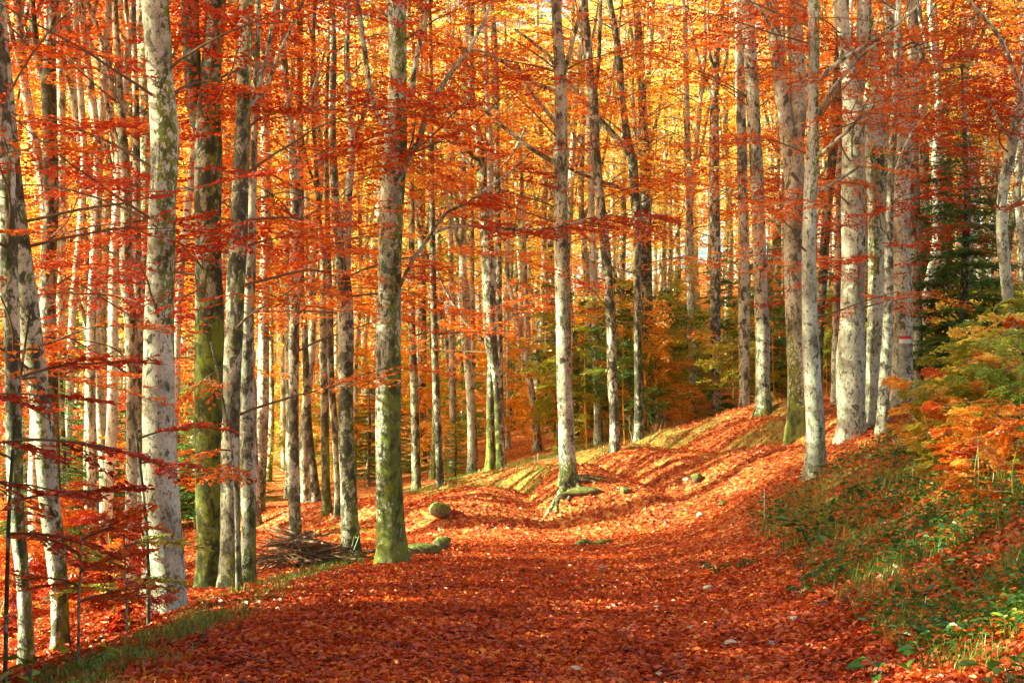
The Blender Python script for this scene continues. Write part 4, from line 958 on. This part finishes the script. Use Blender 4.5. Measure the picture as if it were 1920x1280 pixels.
log(1255, 850, 1290, 852, 33, .02, STICK, 'dead_branch', 'thin dark twig lying on the upper open slope', 'branch')

# root mound under the bank-top beech
hb = heroes[23]; Yb = hb[1]; xb = uy(1066, Yb); zb = hb[2]
root = empty('root_mound', (xb, Yb - .3, zb - .3), 'exposed mossy roots and dark soil below the bank-top beech', 'roots')
O = (xb, Yb - .3, zb - .3)
mb = MB(); V, Fc = ico(1.1, np.array([.50, .30, .17]), 77, cuts=0); mb.add(V + np.array([xb + .30, Yb - .42, zb - .31]), Fc, 0); mb.build('soil', SOIL, root, smooth=True, origin=O)
for i, (u1, v1, w0, w1, dy) in enumerate(((1018, 968, 20, 5, -1.2), (1040, 955, 18, 6, -1.0), (1062, 948, 16, 5, -.8), (1092, 928, 14, 5, -.7), (1128, 918, 12, 4, -.3), (1150, 912, 9, 3, -.1), (1030, 925, 12, 4, -.4))):
    a = np.array([xb + .01 * i, Yb, zb + .12]); xe = uy(u1, Yb + dy); ye = Yb + dy; b = np.array([xe, ye, h1(xe, ye) - .02])
    t = np.linspace(0, 1, 9)[:, None]; P = a + (b - a) * t ** .9; P[:, 2] = np.maximum(P[:, 2], height(P[:, 0], P[:, 1]) - .01) + .03 * np.sin(t[:, 0] * 6 + i); P[:, 0] += .05 * np.sin(t[:, 0] * 5 + i * 2)
    v, f = tube(P, np.linspace(w0, w1, 9) / 2 / F * Yb * 1.0, 7); mb = MB(); mb.add(v, f, 0, np.full(len(v), .55)); mb.build('root', BARK, root, smooth=True, origin=O, attr='moss')

# white stake
Y = 22.6; x0 = uy(1433, Y); z0 = h1(x0, Y); mb = MB(); v, f, tr = capped(np.array([[0, 0, -.1], [.004, 0, .25], [0, 0, .5]]), [.008, .008, .007], 6); mb.add(v, f, 0)
mb.add(np.zeros((0, 3)), np.zeros((0, 4), int), 0); mb.f.append(tr); mb.m.append(np.zeros(len(tr)))
o = mb.build('stake', flat('weathered_white_wood', (.66, .62, .54)), smooth=True); o.location = (x0, Y, z0); tag(o, 'thin whitish stake standing upright at the edge of the grassy bank', 'stake')

# painted trail mark on its trunk: white between two red bars, lying just proud of the bark
hr, Yh, zb_, Qh = heroes[38]
def paint(name, z0, z1, mat, dz=.004):
    k = int(np.argmin(np.abs(Qh[:, 2] - (z0 + z1) / 2))); ctr = Qh[k]; tr = [o for o in hr.children if o.name.startswith('trunk')][0]
    Vt = np.array([v.co for v in tr.data.vertices]) + np.array(hr.location)
    a = np.linspace(-2.15, -.95, 14); zs = np.linspace(z0, z1, 5); P = []
    near_ = Vt[np.abs(Vt[:, 2] - (z0 + z1) / 2) < .4]; an = np.arctan2(near_[:, 1] - ctr[1], near_[:, 0] - ctr[0]); rd = np.hypot(near_[:, 1] - ctr[1], near_[:, 0] - ctr[0])
    for z in zs:
        for t in a:
            w = np.exp(-((an - t) / .25) ** 2 - ((near_[:, 2] - z) / .2) ** 2); rr = (rd * w).sum() / w.sum() + .012 + dz
            j = .006 * math.sin(t * 23 + z * 3)
            P.append([ctr[0] + math.cos(t) * rr, ctr[1] + math.sin(t) * rr, z + j])
    i = np.arange(5 * 14).reshape(5, 14); f = np.stack([i[:-1, :-1], i[:-1, 1:], i[1:, 1:], i[1:, :-1]], -1).reshape(-1, 4)
    mb = MB(); mb.add(P, f, 0); mb.build(name, mat, hr, smooth=True, origin=tuple(hr.location))
zz = CH + (HZ - 634) / F * Yh
paint('red_paint_bar', zz - .036, zz + .036, flat('red_trail_paint', (.55, .03, .035)))
paint('white_paint_bar', zz - .13, zz - .034, flat('white_trail_paint', (.74, .70, .66)), .002)

# ------------------------------------------------------------------ brush pile of cut branches
PX, PY = uy(566, 21.3), 21.3
pb = h1(PX, PY); sticks = []
for k in range(9):
    L = rg.uniform(.7, 1.5); n = 7; t = np.linspace(0, 1, n)[:, None]
    P = np.concatenate([(t - .5) * L, np.cumsum(rg.normal(0, .022, (n, 1)), 0), np.cumsum(rg.normal(0, .018, (n, 1)), 0)], 1)
    v, f, tr = capped(P, np.linspace(.022, .007, n) * rg.uniform(.6, 1.2), 6); mb = MB(); mb.add(v, f, 0); mb.f.append(tr); mb.m.append(np.zeros(len(tr)))
    for j in range(2):
        q_ = P[rg.integers(2, 5)]; d = np.array([.25, rg.choice([-1, 1]) * .18, rg.normal(0, .06)]) * rg.uniform(.7, 1.4); vv, ff = tube(np.array([q_, q_ + d * .5 + [0, 0, .01], q_ + d]), [.007, .005, .003], 4); mb.add(vv, ff, 0)
    sticks.append(mb.build('cut_branch', STICK, smooth=True))
lb = 'bare cut branch in the low brush pile at the left road edge'; gp = 'branches of the brush pile'
for k in range(72):
    o = sticks[k] if k < 9 else sticks[k % 9].copy()
    if k >= 9: COL.objects.link(o)
    u_ = rg.normal(0, .33); u_ = max(-.85, min(.85, u_)); x = PX + u_ * .85; y = PY + rg.normal(0, .22)
    top = .40 * math.exp(-(u_ / .48) ** 2) + .04; z = h1(x, y) + rg.random() ** .8 * top
    o.location = (x, y, z + .02); o.rotation_euler = (rg.uniform(0, 6.28), rg.normal(0, .22) + .35 * u_, rg.normal(0, .7) + (math.pi if rg.random() < .5 else 0)); tag(o, lb, 'branch', gp)

# ------------------------------------------------------------------ saplings near the viewer
def sapling(stem, Y, sprays, mat, label, tp=T_FINE, cat='sapling', name='young_beech', hexa=True, sc0=None):
    """stem in photo pixels at distance Y; sprays = (z-row, end column, end row, depth shift)"""
    x0 = uy(stem[-1][0], Y); base = h1(x0, Y); root = empty(name, (x0, Y, base), label, cat); O = (x0, Y, base)
    Q, r, lob = wood(stem, Y, base=base, seg=6, step=.12, lobes=False)
    mb = MB(); v, f = tube(Q[:, :3], r, 6); mb.add(v, f, 0); mb.build('stem', BARKD, root, smooth=True, origin=O, attr='moss')
    mb = MB()
    for (v0, u1, v1, dy) in sprays:
        zq = CH + (HZ - v0) / F * Y; q_ = Q[int(np.argmin(np.abs(Q[:, 2] - zq)))][:3]; e = px(u1, v1, Y + dy); d = e - q_; L = np.linalg.norm(d)
        az = math.atan2(d[1], d[0]); el = math.asin(d[2] / L)
        n = 6; t = np.linspace(0, 1, n)[:, None]; P = q_ + d * t + np.array([0, 0, 1]) * np.sin(t * math.pi) * .06 * L
        vv, ff = tube(P, np.linspace(.012, .003, n), 4); mb.add(vv, ff, 1)
        ns = max(2, int(L / .42))
        for k in range(ns):
            tt = .18 + .82 * (k + .3) / ns; p = q_ + d * tt + np.array([0, 0, 1]) * math.sin(tt * math.pi) * .06 * L
            for s_ in ((-1, 1) if k < ns - 1 else (0,)):
                put_spray(mb, tp[rg.integers(len(tp))], p, az + s_ * rg.uniform(.45, .95), el + rg.normal(-.05, .1), rg.uniform(.26, .44), rg, 0, 1, hexa=hexa, flat_=.15, lsc=1.05, keep=.55)
    mb.build('foliage', [mat, TWIG], root, origin=O); return root
sapling([(60,560,3),(40,700,5),(20,900,7),(10,1240,9)], 11.2, [(700,215,682,.3),(835,300,872,.4),(930,240,925,.2),(1005,160,1020,.1)], L_CRIM,
        'crimson-leaved young beech with level sprays at the left picture edge')
sapling([(-80,500,4),(-95,800,8),(-100,1250,10)], 10.4, [(740,140,752,.2),(850,230,842,.3),(905,160,938,-.2)], L_CRIM,
        'red young beech whose tiered sprays reach in from the left border')
sapling([(150,985,3),(152,1050,4),(148,1120,5),(145,1235,6)], 11.6, [(1010,215,985,.1),(1030,90,1010,.2),(1060,205,1050,0),(1090,95,1085,.2),(1120,220,1110,.1)], L_RED,
        'small upright seedling tree with orange-red leaves near the bottom left corner')
sapling([(232,1000,3),(236,1100,4),(238,1165,5)], 14.2, [(1030,300,1015,.1),(1060,180,1040,.1),(1090,290,1085,0),(1110,170,1100,0)], L_YEL,
        'thin seedling with yellow-green leaves in front of the left trunks')
sapling([(250,780,4),(262,870,6),(275,1000,7),(278,1140,8)], 14.8, [(820,370,800,.1),(860,330,875,.1),(925,180,915,0)], L_CRIM,
        'crimson young beech with sprays crossing the foot of the thickest pale trunk')
sapling([(395,640,3),(420,760,4),(440,900,6),(445,1075,8)], 17.4, [(690,350,745,-.4),(850,340,858,-.6),(865,420,885,-.4)], L_RED,
        'red-leaved young beech in front of the blotched grey-cream trunk')
# right-hand bank: bright shrubs above the grass
for i, (u, Y, k, sc, m, lb) in enumerate((
 (1850,21.5,2,.85,L_YEL,'thin-stemmed sapling with yellow-green leaves at the top of the grassy bank'),
 (1845,20.5,2,.85,L_GOLD,'golden sapling leaning over the grassy bank, left of the border shrubs'),
 (1870,19,2,.9,L_YEL,'green and yellow shrub on the upper bank near the right border'),
 (1915,17.5,1,.5,L_YEL,'yellow-green bush at the right border above the dark bank'),
 (1775,24,2,.55,L_GOLD,'gold and green bush beside the foot of the dark-flecked trunk'),
 (1835,25,2,1.1,L_YEL,'taller yellow bush behind the thin-stemmed sapling'),
 (1850,24,2,.9,L_GOLD,'honey-coloured bush standing farther back behind the golden sapling'),
 (1905,23,2,.9,L_RED,'red bush below the S-bent grey beech'),
 (1905,13.6,2,.6,L_RED,'small red-leaved shrub low on the dark bank at the right border'),
 (1830,14.6,2,.45,L_ORG,'low orange seedling in the middle of the dark right bank'),
 (1750,17.2,2,.4,L_YEL,'low yellow-green seedling in the grass of the right bank'),
 (1800,16.4,2,.55,L_RED,'low red seedling on the right bank beneath the golden sapling'))):
    put_bush(k, uy(u, Y), Y, sc, m, lb)
for n in range(24):
    Y = rg.uniform(14.5, 25); u = rg.uniform(1690 + (25 - Y) * 6, 1960)
    put_bush(2, uy(u, Y), Y, rg.uniform(.35, .8), [L_YEL, L_RED, L_GOLD, L_YEL, L_ORG, L_CRIM][rg.integers(6)], 'low mixed green, gold or red seedling in the tangle on the upper right bank', 'seedlings on the upper right bank')
# bare shrub stems at the back of the slope
def bare(u, Y, n, h, label):
    x0 = uy(u, Y); z0 = h1(x0, Y); mb = MB()
    for k in range(n):
        a = rg.uniform(0, 6.28); p = np.array([rg.normal(0, .12), rg.normal(0, .12), -.05]); e = p + [math.cos(a) * .25 * h, math.sin(a) * .2 * h, h * rg.uniform(.6, 1.1)]
        m = (p + e) / 2 + rg.normal(0, .05, 3); v, f = tube(np.array([p, m, e]), [.012, .009, .004], 4); mb.add(v, f, 0)
        for j in range(4):
            q_ = p + (e - p) * rg.uniform(.35, .95); d = np.array([rg.normal(0, .15), rg.normal(0, .12), rg.uniform(.1, .3)]) * h; v, f = tube(np.array([q_, q_ + d]), [.006, .003], 3); mb.add(v, f, 0)
    root = empty('bare_shrub', (x0, Y, z0), label, 'shrub'); mb.build('stem', STICKP, root)
STICKP = flat('pale_dry_stem', (.5, .36, .25))
bare(1195, 43, 5, .9, 'leafless pale shrub at the back of the slope, left one of three'); bare(1232, 44, 6, 1.1, 'leafless pale shrub at the back of the slope, tallest and middle of three'); bare(1272, 46, 5, 1.0, 'leafless pale shrub at the back of the slope, right one of three')
bare(1010, 41, 4, .5, 'tuft of dry stalks on the mound left of the bank-top beech')
# crimson spray bridging the middle of the picture hangs on the road-edge beech
hr, Yh, zb_, Qh = heroes[15]; O = tuple(hr.location); mb = MB()
for (u, v) in [(940,335),(960,322),(880,372),(905,360),(860,385),(1000,432),(1040,427),(1080,418),(1105,409),(1140,404),(1165,402),(1190,402),(960,432),(1210,404),(850,420),(760,520),(790,505),(742,500)]:
    put_spray(mb, T_FINE[rg.integers(8)], px(u, v, Yh - .3 + rg.normal(0, .15)), rg.normal(0, .5), rg.normal(0, .07), rg.uniform(.4, .65), rg, 0, 1, flat_=.12, twigs='axis')
mb.build('leaf_spray', [L_CRIM, TWIG], hr, origin=O)
